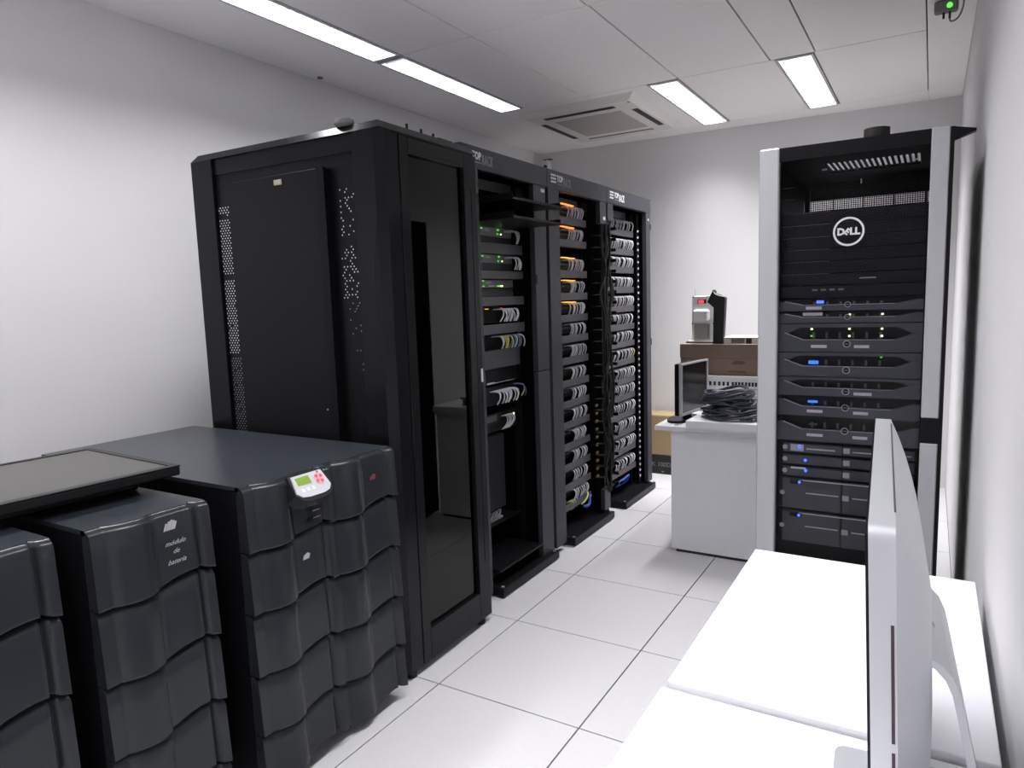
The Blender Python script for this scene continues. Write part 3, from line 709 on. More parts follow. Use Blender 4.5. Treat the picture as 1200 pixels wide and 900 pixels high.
def fan_body(t, W, D, zt, cols):
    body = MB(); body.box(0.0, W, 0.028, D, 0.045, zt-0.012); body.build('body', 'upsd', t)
    # top plate follows the bulging front edge
    pts = []
    for c_ in cols:
        for X in XS[::2]+[0.310]: pts.append((c_+X, bez_y(X)+0.0195))
    pts += [(W, D), (0.0, D)]
    MB().prism(pts, zt-0.014, zt, 'z').build('top_cover', 'upsb', t)
    ft = MB()
    for x in (0.05, W-0.05):
        for y in (0.12, D-0.1): ft.cyl((x-0.012, y, 0.024), 0.024, 0.024, 'x', 12)
    ft.build('caster', 'rubber', t)
def emblem(t, x, y, z, s, ma, name='emblem'):
    m = MB()
    def para(x0, w_, h_, k=0.35): m.prism([(x+x0*s, z), (x+(x0+w_)*s, z), (x+(x0+w_+k*h_)*s, z+h_*s), (x+(x0+k*h_)*s, z+h_*s)], y, y+0.001, 'y')
    para(0, .22, .75); para(.28, .20, .9); para(.52, .20, 1.0); para(.78, .22, .9); para(1.04, .22, .75); m.build(name, ma, t)
# big cabinet A
FX = -1.672
tA = thing('power_supply_cabinet', 'large twin-column blue-black UPS cabinet with green display, beside the glass-doored rack', 'power supply', (FX, 1.252, 0), R(90))
WA, DA, ZA = 0.622, 1.12, 0.963
fan_body(tA, WA, DA, ZA, (0.0, 0.312))
zz = [ZA-0.0005, 0.765, 0.577, 0.385, 0.198, 0.035]
for c_ in (0.0, 0.312):
    for i in range(5):
        segment(zz[i+1], zz[i], top=(i == 0)).build('front_bezel', 'upsf', tA, (c_, 0, 0))
con = bpy.data.objects.new('control_console', None); C.objects.link(con); con.parent = tA
con.location = (0.160, -0.062, ZA-0.053); con.rotation_euler = (R(-38), 0, 0)
cm = MB().prism([(-0.020, 0.0), (0.0, -0.022), (0.03, -0.030), (0.08, -0.030), (0.112, -0.022), (0.132, 0.0), (0.125, 0.065), (-0.013, 0.065)], 0.0, 0.05, 'y')
cb = MB().prism([(-0.015, 0.004), (0.0, -0.012), (0.03, -0.017), (0.085, -0.017), (0.108, -0.012), (0.122, 0.004), (0.113, 0.060), (-0.005, 0.060)], -0.005, 0.0, 'y')
con_body = cm.build('control_console', 'upsf', tA, con.location, con.rotation_euler)
bpy.data.objects.remove(con)
con = con_body
cb.build('face_plate', 'cgrey', con)
B(0.004, 0.056, -0.0065, -0.005, 0.026, 0.052).build('display', 'lcd', con)
km = MB().cyl((0.090, -0.0062, 0.032), 0.019, 0.0015, 'y', 20); km.build('keypad', 'keyr', con)
kk = MB()
for a in range(4):
    kk.cyl((0.090+0.0115*math.cos(a*math.pi/2+0.6), -0.0075, 0.032+0.0115*math.sin(a*math.pi/2+0.6)), 0.0058, 0.0015, 'y', 8)
kk.cyl((0.096, -0.0065, 0.055), 0.004, 0.0015, 'y', 8)
kk.build('key', 'keyd', con)
st = MB()
for i in range(3): st.box(0.006+i*0.02, 0.018+i*0.02, -0.0058, -0.005, 0.002, 0.014)
st.build('status_icon', 'sticker', con)
sck = MB(); sck.prism([(0.148, 0.900), (0.264, 0.912), (0.264, 0.790), (0.155, 0.782)], -0.0320, -0.015, 'y'); so = sck.build('socket_panel', 'upsf', tA)
MB().cyl((0.212, -0.034, 0.85), 0.008, 0.003, 'y', 10).build('socket', 'rackd', so); MB().cyl((0.212, -0.034, 0.812), 0.008, 0.003, 'y', 10).build('socket', 'rackd', so)
MB().box(0.228, 0.258, -0.0330, -0.0320, 0.835, 0.838).box(0.228, 0.258, -0.0330, -0.0320, 0.812, 0.815).build('socket_line', 'inkg', so)
emblem(tA, 0.183, -0.0262, 0.690, 0.019, 'inkp')
emblem(tA, 0.312+0.185, -0.0278, 0.868, 0.020, 'inkred')
# battery modules B and C
def module(loc, label, words):
    t = thing('battery_module', label, 'power supply', loc, R(90))
    Z = 0.945
    fan_body(t, 0.310, 0.88, Z, (0.0,))
    zz = [Z-0.0005, 0.735, 0.535, 0.340, 0.145, 0.035]
    for i in range(5): segment(zz[i+1], zz[i], top=(i == 0)).build('front_bezel', 'upsf', t)
    if words:
        emblem(t, 0.178, -0.0252, 0.893, 0.026, 'inkp')
        for s_, z in (('módulo', 0.852), ('de', 0.828), ('bateria', 0.800)):
            text(s_, 0.019, 'inkp', t, (0.205, -0.0292, z), FR, shear=0.5, align='CENTER', ext=0.0003)
    return t
module((-1.745, 0.862, 0), 'blue-black battery cabinet lettered in white, left of the one with green display', True)
module((-1.805, 0.487, 0), 'blue-black battery cabinet cut off by the left edge of the picture', False)

# flat monitor on top
t = thing('flat_monitor', 'black flat monitor lying face up across the battery cabinets', 'monitor', (-1.905, 1.222, 0.947), R(176.5))
# local: X to the -x world (width .53), Y to -y world
B(-0.002, 0.552, 0.0, 0.80, 0.040, 0.066, c=0.004).build('casing', 'bezel', t)
m = MB(); m.box(-0.002, 0.026, 0, 0.8, 0.066, 0.0695); m.box(0.530, 0.552, 0, 0.8, 0.066, 0.0695); m.box(0.026, 0.530, 0, 0.022, 0.066, 0.0695); m.box(0.026, 0.530, 0.77, 0.8, 0.066, 0.0695)
m.build('frame', 'bezel', t)
B(0.026, 0.530, 0.022, 0.77, 0.0662, 0.0672).build('screen', 'screen', t)
B(0.10, 0.46, 0.07, 0.72, 0.0, 0.040, c=0.008).build('rear_housing', 'bezel', t)

# ================================================================= white desks with all-in-one computer
def desk(y0, y1, z, x0, label):
    t = thing('desk', label, 'desk', (x0, y0, 0))
    w_, d_ = 0.117-x0, y1-y0
    B(0, w_, 0, d_, z-0.026, z, c=0.002).build('desktop', 'white', t)
    B(0.10, w_-0.01, 0.03, 0.048, 0.0, z-0.0262).build('side_panel', 'white', t); B(0.10, w_-0.01, d_-0.048, d_-0.03, 0.0, z-0.0262).build('side_panel', 'white', t)
    B(w_-0.03, w_-0.012, 0.049, d_-0.049, 0.25, z-0.0262).build('modesty_panel', 'white', t)
    return t
desk(1.213, 1.992, 0.742, -0.408, 'white desk standing in front of the silver-edged server rack')
desk(0.15, 1.207, 0.730, -0.418, 'white desk nearest the camera, under the aluminium computer')

imac = thing('all_in_one_computer', 'silver aluminium all-in-one computer seen from its thin side on the nearest desk', 'computer', (-0.0445, 0.720, 0.73), R(92.9))
# local X runs away from the camera along the screen width, Y = towards the screen side; back bulges to -Y
LW, LH, zb = 0.64, 0.432, 0.085
def back(u, v):
    X = LW*u; Z = zb+LH*v
    su, sv = math.sin(math.pi*u), math.sin(math.pi*min(max(v, 0), 1))
    return (X, -0.0235-0.036*(max(su, 0)**0.75)*(max(sv, 0)**0.60), Z)
rs = 0.014
def outline(n=6):
    P = []
    for cx, cz, a0 in ((LW-rs, zb+LH-rs, 0), (rs, zb+LH-rs, 90), (rs, zb+rs, 180), (LW-rs, zb+rs, 270)):
        for i in range(n+1):
            a = R(a0+90*i/n); P.append((cx+rs*math.cos(a), cz+rs*math.sin(a)))
    return P
m = MB(); OL = outline(); N = len(OL)
m.add([(x, 0.0, z) for x, z in OL]+[(x, -0.0235, z) for x, z in OL], [(i, (i+1) % N, N+(i+1) % N, N+i) for i in range(N)], True)
m.add([(x, 0.0, z) for x, z in OL], [tuple(range(N))])
rings = 9; vs = []
for k in range(rings+1):
    s_ = 1-k/rings
    for x, z in OL:
        X = LW/2+(x-LW/2)*s_; Z = zb+LH/2+(z-zb-LH/2)*s_
        d = max(abs(x-LW/2)/(LW/2), abs(z-zb-LH/2)/(LH/2))
        q = s_*max(0.0, 1.0); vs.append((X, -0.0235-0.042*(1-q**2.6), Z))
m.add(vs, [(k*N+(i+1) % N, k*N+i, (k+1)*N+i, (k+1)*N+(i+1) % N) for k in range(rings) for i in range(N)], True)
m.build('casing', 'alu', imac)
B(0.012, LW-0.012, 0.0002, 0.003, zb+0.07, zb+LH-0.010).build('screen', 'bscreen', imac)
B(0.012, LW-0.012, 0.0002, 0.002, zb+0.004, zb+0.068).build('chin', 'alu', imac)
B(-0.0008, 0.0012, -0.0215, -0.0185, zb+0.218, zb+0.338).build('disc_slot', 'dkmetal', imac)
B(-0.0008, 0.0012, -0.0215, -0.0185, zb+0.178, zb+0.208).build('card_slot', 'dkmetal', imac)
B(0.06, LW-0.06, -0.0245, -0.0225, zb+LH-0.0002, zb+LH+0.0006).build('vent_groove', 'dkmetal', imac)
# stand: folded aluminium sheet
for ch in imac.children:
    for v_ in ch.data.vertices: v_.co.y += (v_.co.z-(zb+LH))*0.036
sp_ = []
path = [(-0.02, 0.003), (-0.10, 0.003), (-0.128, 0.005), (-0.140, 0.010), (-0.145, 0.020), (-0.144, 0.034), (-0.138, 0.060), (-0.122, 0.14), (-0.102, 0.235), (-0.096, 0.262), (-0.088, 0.280), (-0.076, 0.293), (-0.062, 0.300), (-0.045, 0.302)]
th = 0.0085
def off(i, s_):
    a = Vector(path[max(i-1, 0)]); b = Vector(path[min(i+1, len(path)-1)]); d = (b-a).normalized(); n_ = Vector((-d.y, d.x)); p = Vector(path[i]); return p+n_*th*s_/2
m = MB(); A_ = [off(i, 1) for i in range(len(path))]; B_ = [off(i, -1) for i in range(len(path))]
lo = -min(p.y for p in A_+B_)
polyp = [(p.x, p.y+lo) for p in A_]+[(p.x, p.y+lo) for p in B_][::-1]
n_ = len(path)
for x0, x1 in ((0.195, 0.445),):
    vs = [(x0, p[0], p[1]) for p in polyp]+[(x1, p[0], p[1]) for p in polyp]; T = len(polyp)
    fs = []
    for i in range(n_-1):
        a, b, c_, d_ = i, i+1, T-2-i, T-1-i
        fs.append((a, b, c_, d_)); fs.append((T+d_, T+c_, T+b, T+a))
    for i in range(T): j = (i+1) % T; fs.append((i, T+i, T+j, j))
    m.add(vs, fs, False)
# rounded front edge of foot
m.build('stand', 'alu', imac)
fp = [(0.195, -0.02), (0.445, -0.02)]
for i in range(7): a = R(15*i); fp.append((0.445-0.02+0.02*math.cos(a), 0.022+0.02*math.sin(a)))
for i in range(7): a = R(90+15*i); fp.append((0.195+0.02+0.02*math.cos(a), 0.022+0.02*math.sin(a)))
MB().prism(fp, 0.0002, 0.0087, 'z').build('foot', 'alu', imac)
MB().cyl((0.30, -0.070, 0.298), 0.009, 0.04, 'x', 14).build('hinge', 'alu', imac)

# ================================================================= silver-edged server rack on the right
fr = Frame(-0.572, 2.80, 0)
WR, DR, HR = 0.62, 1.0, 2.0
tR = thing('server_rack', 'black server rack with silver-grey door edges and round logo on the right', 'rack', fr.pt(0, 0, 0), 0)
B(0.0, 0.012, 0.04, DR, 0.03, HR-0.012).build('side_panel', 'black', tR); B(WR-0.012, WR, 0.04, DR, 0.03, HR-0.012).build('side_panel', 'black', tR)
B(0.012, WR-0.012, 0.06, DR, 0.03, 0.05).build('bottom_panel', 'rackd', tR)
tp = MB(); sx0, sx1 = 0.165, 0.515
tp.box(0, WR, 0.04, 0.42, HR-0.012, HR); tp.box(0, WR, 0.70, DR, HR-0.012, HR)
tp.box(0, sx0, 0.42, 0.70, HR-0.012, HR); tp.box(sx1, WR, 0.42, 0.70, HR-0.012, HR)
n = 17; pw = (sx1-sx0)/n
for i in range(n): tp.box(sx0+pw*i, sx0+pw*i+pw*0.5, 0.42, 0.70, HR-0.006, HR-0.002)
tp.build('top_panel', 'black', tR)
bp = MB(); bp.box(0.012, WR-0.012, DR-0.01, DR, 0.05, 1.858); bp.box(0.012, WR-0.012, DR-0.01, DR, 1.905, HR-0.012)
for i in range(1, 5): bp.box(0.012+0.13*i, 0.018+0.13*i, DR-0.01, DR, 1.858, 1.905)
bp.build('back_panel', 'rackd', tR)
ms = MB()
for i in range(60): ms.box(0.014+i*0.0099, 0.0175+i*0.0099, DR-0.006, DR-0.004, 1.858, 1.905)
for i in range(5): ms.box(0.012, WR-0.012, DR-0.007, DR-0.003, 1.863+i*0.009, 1.8665+i*0.009)
o = ms.build('rear_mesh', 'black', tR); o['kind'] = 'stuff'
ln = MB()
for i in range(2): ln.box(0.03, 0.11, 0.09, 0.095, 1.815+i*0.045, 1.817+i*0.045)
ln.build('shelf_edge', 'inkgr', tR)
# door
dd_ = B(0.070, WR-0.066, 0.0, 0.03, 1.948, HR-0.004).build('door', 'black', tR)
B(0.070, WR-0.066, 0.0, 0.03, 0.03, 0.43).build('lower_panel', 'black', dd_)
B(0.0, 0.070, -0.006, 0.036, 0.03, HR-0.002, c=0.004).build('door_edge', 'silver', dd_, label='silver-grey left edge of the door')
B(WR-0.066, WR-0.012, -0.006, 0.036, 1.014, HR-0.002, c=0.004).build('door_edge', 'silver', dd_, label='silver-grey upper right edge of the door')
B(WR-0.066, WR-0.012, -0.006, 0.036, 0.03, 0.925, c=0.004).build('door_edge', 'silver', dd_, label='silver-grey lower right edge of the door')
B(WR-0.066, WR-0.012, -0.004, 0.030, 0.925, 1.014).build('door_handle', 'black', dd_)
B(WR-0.012, WR, -0.004, 0.039, 0.03, HR-0.006).build('hinge_strip', 'black', dd_)
B(0.070, WR-0.066, 0.012, 0.016, 0.43, 1.948).build('door_glass', 'tint', dd_)
# round logo ring and letters on the glass
lx_, lz_ = fr.pt(0, 0, 0)[0], 0
cx, cz, rr = -0.264+0.572, 1.677, 0.048
ring = MB()
ring.grid(lambda u, v: (cx+(rr-0.0035+0.007*v)*math.cos(2*math.pi*u), 0.0105, cz+(rr-0.0035+0.007*v)*math.sin(2*math.pi*u)), 40, 1)
ring.build('logo_ring', 'inkw', dd_)
text('D', 0.034, 'inkw', dd_, (cx-0.038, 0.0110, cz-0.011), FR, ext=0.0006, sx=1.0, bold=0.0016)
text('E', 0.030, 'inkw', dd_, (cx-0.0165, 0.0110, cz-0.0035), (R(90), R(38), 0), ext=0.0006, sx=0.95, bold=0.0016)
text('L', 0.034, 'inkw', dd_, (cx+0.0035, 0.0110, cz-0.011), FR, ext=0.0006, bold=0.0016)
text('L', 0.034, 'inkw', dd_, (cx+0.020, 0.0110, cz-0.011), FR, ext=0.0006, bold=0.0016)
B(-0.225+0.572, -0.172+0.572, 0.0100, 0.0112, 1.508, 1.512).build('small_lettering', 'inkg', dd_)
# top details
MB().cyl((0.385, 0.075, HR), 0.042, 0.034, n=20).build('grommet', 'rubber', tR)
B(0.2, 0.3, 0.06, 0.07, HR, HR+0.006).build('cable_lip', 'rubber', tR)
MB().prism([(WR, 1.955), (WR, 1.995), (WR+0.060, 1.982), (WR+0.060, 1.975)], 0.01, 0.05, 'y').build('corner_bracket', 'black', tR)
rl = MB(); rl.box(0.05, 0.066, 0.06, 0.10, 0.05, 1.96); rl.box(0.555, 0.57, 0.06, 0.10, 0.05, 1.96)
for x in (0.03, 0.575): rl.box(x, x+0.02, 0.9, 0.93, 0.05, 1.96)
rl.build('mounting_rail', 'rackd', tR)
nt_ = MB()
nt_.box(0.17, 0.19, 0.37, 0.374, 1.955, 1.962); nt_.box(0.49, 0.51, 0.37, 0.374, 1.955, 1.962); nt_.box(0.327, 0.331, 0.2, 0.204, 1.867, 1.885)
nt_.build('bright_clip', 'inkw', tR)
ft = MB()
for x in (0.06, 0.56):
    for y in (0.08, 0.92): ft.cyl((x, y, 0), 0.022, 0.03, n=12)
ft.build('foot', 'rubber', tR)

# equipment inside: origin of a unit = left bottom of its front plane
EW = 0.482; EXR = 0.068
def runit(name, label, cat, z, group=None, y=0.060): return thing(name, label, cat, fr.pt(EXR, y, z), 0, group)
# blank panels above
for i in range(6):
    z = 1.489+i*0.0458
    t = B(0, EW, 0, 0.01, 0, 0.0440, c=0.0012).build('blanking_panel', 'patch', tR, (EXR, 0.085, z))
    B(0, 0.17, -0.002, 0, 0.0425, 0.0437).build('lip', 'inkg', t)  # lit left part of the top lip, painted as a grey strip
# flat display housing in front of the blanking panels
# thin console with small glyphs
t = runit('rack_console', 'slim black console with small pale symbols above the topmost server', 'console', 1.442-0.0, y=0.066)
B(0, EW, 0, 0.3, 0.001, 0.0445, c=0.001).build('body', 'patch', t)
m = MB(); [m.box(0.115+i*0.03, 0.133+i*0.03, -0.001, 0.0, 0.026, 0.033) for i in range(4)]; m.build('symbol', 'inkg', t)

def bez_server(z0, z1, label, upper=False, lcd=None, leds=(), stickers=(), logo=True, white=None):
    h = z1-z0
    t = runit('server', label, 'server', z0)
    B(0, EW, 0.006, 0.6, 0, h-0.001, c=0.001).build('body', 'sdark', t)
    a = h*0.46 if upper else h*0.52          # height of lower lip
    lip = MB().prism([(0, 0), (EW, 0), (EW, min(h*0.80, a+0.024)), (EW-0.022, min(h*0.80, a+0.022)), (EW-0.088, a*0.92), (0.088, a*0.92), (0.022, min(h*0.80, a+0.022)), (0, min(h*0.80, a+0.024))], -0.022, 0.006, 'y')
    lo_ = lip.build('bezel', 'sgrey', t)
    ed = MB()
    zt_ = min(h*0.80, a+0.022)
    ed.prism([(0.022, zt_), (0.088, a*0.92), (0.088, a*0.92+0.0022), (0.024, zt_+0.0022)], -0.0235, -0.019, 'y')
    ed.prism([(0.088, a*0.92), (EW-0.088, a*0.92), (EW-0.088, a*0.92+0.0014), (0.088, a*0.92+0.0014)], -0.0235, -0.021, 'y')
    ed.build('edge_highlight', 'sedge', lo_)  # highlight along the lip, painted as a pale strip
    if upper:
        MB().prism([(0, h-0.001), (0, h*0.62), (0.03, h*0.64), (0.075, h*0.86), (EW-0.075, h*0.86), (EW-0.03, h*0.64), (EW, h*0.62), (EW, h-0.001)], -0.018, 0.006, 'y').build('upper_bezel', 'sgrey', t)
    else:
        B(0, 0.012, -0.02, 0.006, h*0.2, h-0.002).build('ear', 'sdark', t); B(EW-0.012, EW, -0.02, 0.006, h*0.2, h-0.002).build('ear', 'sdark', t)
    vent = MB()
    for i in range(6): vent.box(0.12+i*0.045, 0.128+i*0.045, 0.002, 0.006, a, a+h*0.22)
    vent.build('drive_gap', 'inkgr', t)
    if lcd: B(lcd[0], lcd[0]+lcd[2], -0.002, 0.006, h*lcd[1], h*lcd[1]+lcd[3]).build('display', lcd[4], t)
    for (x, zf, mm) in leds: B(x, x+0.007, -0.002, 0.006, h*zf, h*zf+0.006).build('status_light', mm, t)
    for (x, zf, w_) in stickers: B(x, x+w_, -0.0228, -0.022, h*zf, h*zf+0.011).build('sticker', 'sticker', t)
    if white: B(white[0], white[0]+white[2], -0.0045, 0.006, h*white[1], h*white[1]+0.012).build('sticker', 'stickerw', t)
    if logo:
        lr = min(0.013, h*0.24); zc_ = a*0.62 if upper else a*0.95
        g_ = MB(); g_.grid(lambda u, v: (0.241+(lr*0.8+lr*0.2*v)*math.cos(2*math.pi*u), -0.0245, zc_+(lr*0.8+lr*0.2*v)*math.sin(2*math.pi*u)), 20, 1); g_.build('logo_ring', 'sedge', t)
        MB().cyl((0.241, -0.0240, zc_), lr*0.8, 0.002, 'y', 16).build('logo_disc', 'sdark', t)
        B(0.241-lr*0.55, 0.241+lr*0.55, -0.0246, -0.0240, zc_-0.0015, zc_+0.0015).build('logo_word', 'inkg', t)
    return t
bez_server(1.394, 1.438-0.0, 'slim server with violet display and round emblem, highest in the silver-edged rack', lcd=(0.132, 0.62, 0.024, 0.010, 'ledb'), stickers=((0.098, 0.12, 0.055),))
bez_server(1.349, 1.391, 'slim server with bright white label strip, second from the top in the silver-edged rack', white=(0.085, 0.62, 0.068), leds=((0.243, 0.62, 'ledw'), (0.350, 0.62, 'ledw'), (0.022, 0.62, 'ledc')))
bez_server(1.240, 1.346, 'two-unit server with six green lights in the silver-edged rack', upper=True, leds=((0.113, 0.77, 'ledw'), (0.243, 0.77, 'ledw'), (0.350, 0.77, 'ledw'), (0.113, 0.52, 'ledg'), (0.243, 0.52, 'ledw'), (0.350, 0.52, 'ledw'), (0.012, 0.45, 'ledg')), stickers=((0.118, 0.14, 0.055), (0.265, 0.14, 0.05)))
bez_server(1.146, 1.237, 'two-unit server with blue display and single green light in the silver-edged rack', upper=True, lcd=(0.108, 0.50, 0.034, 0.012, 'lcdb'), leds=((0.350, 0.79, 'ledg'),))
bez_server(1.072, 1.143, 'server with one label right of its round emblem and no lit display', upper=True, stickers=((0.268, 0.10, 0.06),))
bez_server(0.993, 1.069, 'server with small blue display and two labels in the silver-edged rack', lcd=(0.108, 0.64, 0.034, 0.008, 'lcdb'), stickers=((0.108, 0.18, 0.055), (0.268, 0.18, 0.05)))
bez_server(0.895, 0.990, 'lowest of the chamfered servers, with two labels, behind the aluminium computer', lcd=(0.112, 0.62, 0.03, 0.006, 'inkgr'), stickers=((0.108, 0.20, 0.058), (0.268, 0.20, 0.05)))
def mesh_server(z0, z1, label, led=None, plate=False, tall=False, tagw=False):
    h = z1-z0
    t = runit('server', label, 'server', z0)
    B(0, EW, 0, 0.6, 0, h-0.001, c=0.0015).build('body', 'sdark', t)
    g_ = MB(); g_.box(0.022, 0.233, -0.012, 0, 0.003, h-0.006, c=0.002); g_.box(0.238, EW-0.010, -0.012, 0, 0.003, h-0.006, c=0.002)
    go = g_.build('grille', 'smesh', t)
    rb = MB()
    nz = max(3, int(h/0.008))
    for i in range(nz): rb.box(0.03, EW-0.02, -0.0128, -0.012, 0.006+i*(h-0.012)/nz, 0.0075+i*(h-0.012)/nz)
    o_ = rb.build('grille_rib', 'sgrey', go); o_['kind'] = 'stuff'
    MB().cyl((0.022 if tall else 0.030, -0.016, h*0.5), 0.009, 0.006, 'y', 14).build('lock', 'silver', t)
    B(0.238, 0.260, -0.0155, -0.012, h*0.5-0.010, h*0.5+0.010).build('badge', 'silver', t)
    if tall:
        B(0.085, EW-0.01, -0.0145, -0.012, h-0.012, h-0.008).build('trim_line', 'sedge', t)
        B(0.108, 0.225, -0.0145, -0.012, h*0.52, h*0.52+0.004).build('trim_line', 'sedge', t); B(0.272, EW-0.01, -0.0145, -0.012, h*0.50, h*0.50+0.004).build('trim_line', 'sedge', t)
        B(0.050, 0.095, -0.015, -0.012, h-0.026, h-0.010).build('front_panel', 'sdark', t)
    if plate: B(0.050, 0.098, -0.014, -0.012, h*0.2, h*0.8).build('front_panel', 'silver', t); B(0.108, 0.21, -0.0145, -0.012, h*0.38, h*0.38+0.005).build('trim_line', 'sedge', t); B(0.27, EW-0.02, -0.0145, -0.012, h*0.38, h*0.38+0.004).build('trim_line', 'sedge', t)
    if tagw: B(0.052, 0.105, -0.0145, -0.012, h*0.72, h*0.72+0.007).build('sticker', 'stickerw', t)
    if led: MB().cyl((led[0], -0.0185, h*led[1]), 0.0052, 0.006, 'y', 10).build('power_light', 'ledb', t)
    return t
mesh_server(0.842, 0.886, 'slim mesh-fronted server with pale display plate, upper of three slim ones', led=(0.083, 0.60), plate=True)
mesh_server(0.795, 0.839, 'slim mesh-fronted server with plain front and blue light, middle of three slim ones', led=(0.105, 0.48))
mesh_server(0.748, 0.792, 'slim mesh-fronted server with white label strip, lower of three slim ones', led=(0.107, 0.62), tagw=True)
mesh_server(0.615, 0.745, 'tall mesh-fronted server with blue light, above its lookalike at the rack bottom', led=(0.085, 0.86), tall=True)
mesh_server(0.480, 0.612, 'tall mesh-fronted server with blue light, lowest in the silver-edged rack', led=(0.085, 0.86), tall=True)
B(0, EW, 0, 0.01, 0, 0.42).build('blanking_panel', 'patch', tR, (EXR, 0.085, 0.052))

# ================================================================= desk at the back with its load
t = thing('desk', 'white desk with solid side panel at the back, left of the silver-edged rack', 'desk', (-1.335, 3.77, 0))
B(0, 0.74, 0, 1.15, 0.705, 0.733, c=0.002).build('desktop', 'white', t)
B(0.093, 0.735, 0.012, 0.034, 0.016, 0.7045).build('side_panel', 'white', t); B(0.093, 0.735, 1.11, 1.132, 0.0, 0.7045).build('side_panel', 'white', t)
B(0.70, 0.72, 0.036, 1.108, 0.25, 0.7045).build('modesty_panel', 'white', t)
B(0.12, 0.72, 0.014, 0.032, 0.0, 0.016).build('foot_rail', 'rubber', t)
t = thing('loose_board', 'thick white board lying on the back desk under the cable coil', 'board', (-1.146, 3.745, 0.7345))
MB().prism([(0, 0), (0.55, 0), (0.55, 0.58), (0.0, 0.58)], 0, 0.040, 'z').build('board_top', 'white', t)

# small monitor facing right
t = thing('monitor', 'black and silver monitor standing on the back desk left of the coil', 'monitor', (-1.215, 3.845, 0.7335), R(82.5))
B(0, 0.375, 0.0, 0.030, 0.045, 0.345, c=0.006).build('casing', 'bezel', t)
fm = MB(); fm.box(0, 0.375, -0.016, 0.0, 0.335, 0.345); fm.box(0, 0.375, -0.016, 0, 0.045, 0.060); fm.box(0, 0.014, -0.016, 0, 0.060, 0.335); fm.box(0.361, 0.375, -0.016, 0, 0.060, 0.335)
fm.build('front_frame', 'silver', t)
B(0.014, 0.361, -0.010, -0.001, 0.060, 0.335).build('screen', 'bscreen', t)
B(0.15, 0.23, 0.025, 0.05, 0.012, 0.22, c=0.004).build('neck', 'bezel', t)
bs = MB(); Nn = 24
bs.prism([(0.150+0.145*math.cos(2*math.pi*i/Nn)*1.0, 0.045+0.075*math.sin(2*math.pi*i/Nn)) for i in range(Nn)], 0.0, 0.014, 'z'); bs.build('stand_base', 'bezel', t)
# cable coil
m = MB(); rnd = random.Random(4)
for i in range(32):
    n_ = 14; lay = i/32.0; r_ = rnd.uniform(0.085, 0.150)-0.035*lay; cx_ = 0.03*(1-lay)+rnd.uniform(-0.010, 0.01); ph = rnd.uniform(0, 6)
    zc_ = 0.012+0.155*lay*rnd.uniform(0.85, 1.0); tx, ty = rnd.uniform(-0.15, 0.15), rnd.uniform(-0.12, 0.12)
    if lay < 0.3: tx = ty = 0.02
    P = []
    for k in range(n_):
        a = 2*math.pi*k/n_; rr_ = r_*(1+0.06*math.sin(2*a+ph))
        x, y = rr_*math.cos(a)*1.12, rr_*math.sin(a)
        P.append((cx_+x, y, max(0.009, zc_+x*tx+y*ty+0.008*math.sin(3*a+ph))))
    m.tube(P, 0.0062, 7, closed=True, sub=2)
for i in range(5):
    m.tube([(0.10+0.015*i, -0.13, 0.01), (0.16, -0.12+0.02*i, 0.03), (0.20+0.01*i, -0.03, 0.02+0.004*i), (0.19, 0.08, 0.01)], 0.007, 6, sub=3)
tag(m.build('cable_coil', 'ccoil', None, (-0.965, 3.93, 0.776)), 'coil of dark slate cable heaped on the white board of the back desk', 'cable')
# white chassis with ports
t = thing('telephone_exchange', 'white chassis with a row of black sockets behind the cable coil', 'equipment', (-1.33, 4.35, 0.7335))
B(0, 0.735, 0, 0.03, 0.0, 0.0005).build('base_sheet', 'offwhite', t)
t2 = B(0, 0.183, 0.0, 0.30, 0.001, 0.225, c=0.002)
t2.build('left_cabinet', 'offwhite', t)
B(0.184, 0.735, 0.355, 0.50, 0.001, 0.225).build('rear_cabinet', 'offwhite', t)
B(0.184, 0.735, 0.0, 0.35, 0.046, 0.212, c=0.002).build('front_panel', 'offwhite', t)
B(0.184, 0.735, 0.0, 0.35, 0.2125, 0.225, c=0.001).build('top_sheet', 'offwhite', t)
pm = MB()
for x in (0.13, 0.157, 0.185, 0.212, 0.238, 0.268, 0.2875, 0.307, 0.326, 0.348, 0.3675, 0.387, 0.406, 0.445): pm.box(x+0.02, x+0.034, -0.002, 0.0, 0.165, 0.190)
pm.build('socket', 'ink', t)
pm = MB(); [pm.box(0.21, 0.72, -0.0015, 0, z, z+0.003) for z in (0.145, 0.120, 0.1)]; pm.build('seam_line', 'inkg', t)
t = thing('mounting_bracket', 'small black box half hidden behind the cable coil, right side', 'equipment', (-0.87, 4.20, 0.776)); B(0, 0.25, 0, 0.13, 0, 0.045, c=0.003).build('body', 'inkgr', t); B(0.02, 0.2, -0.003, 0, 0.03, 0.035).build('slot', 'ink', t)
# cardboard box on the chassis
t = thing('cardboard_box', 'flat brown cardboard box with a lid on top of the white chassis', 'box', (-1.372, 4.375, 0.9595))
B(0, 0.77, 0, 0.42, 0, 0.105, c=0.002).build('carton', 'browncard', t); B(-0.003, 0.773, -0.003, 0.423, 0.106, 0.196, c=0.002).build('lid', 'browncard', t)
m = MB(); m.prism([(0.32, 0.07), (0.34, 0.095), (0.41, 0.09), (0.39, 0.07)], -0.0012, 0, 'y'); m.prism([(0.30, 0.02), (0.30, 0.03), (0.41, 0.03), (0.41, 0.02)], -0.0012, 0, 'y'); m.build('printed_mark', mat('brown_ink', (0.12, 0.08, 0.055), 0.8), t)
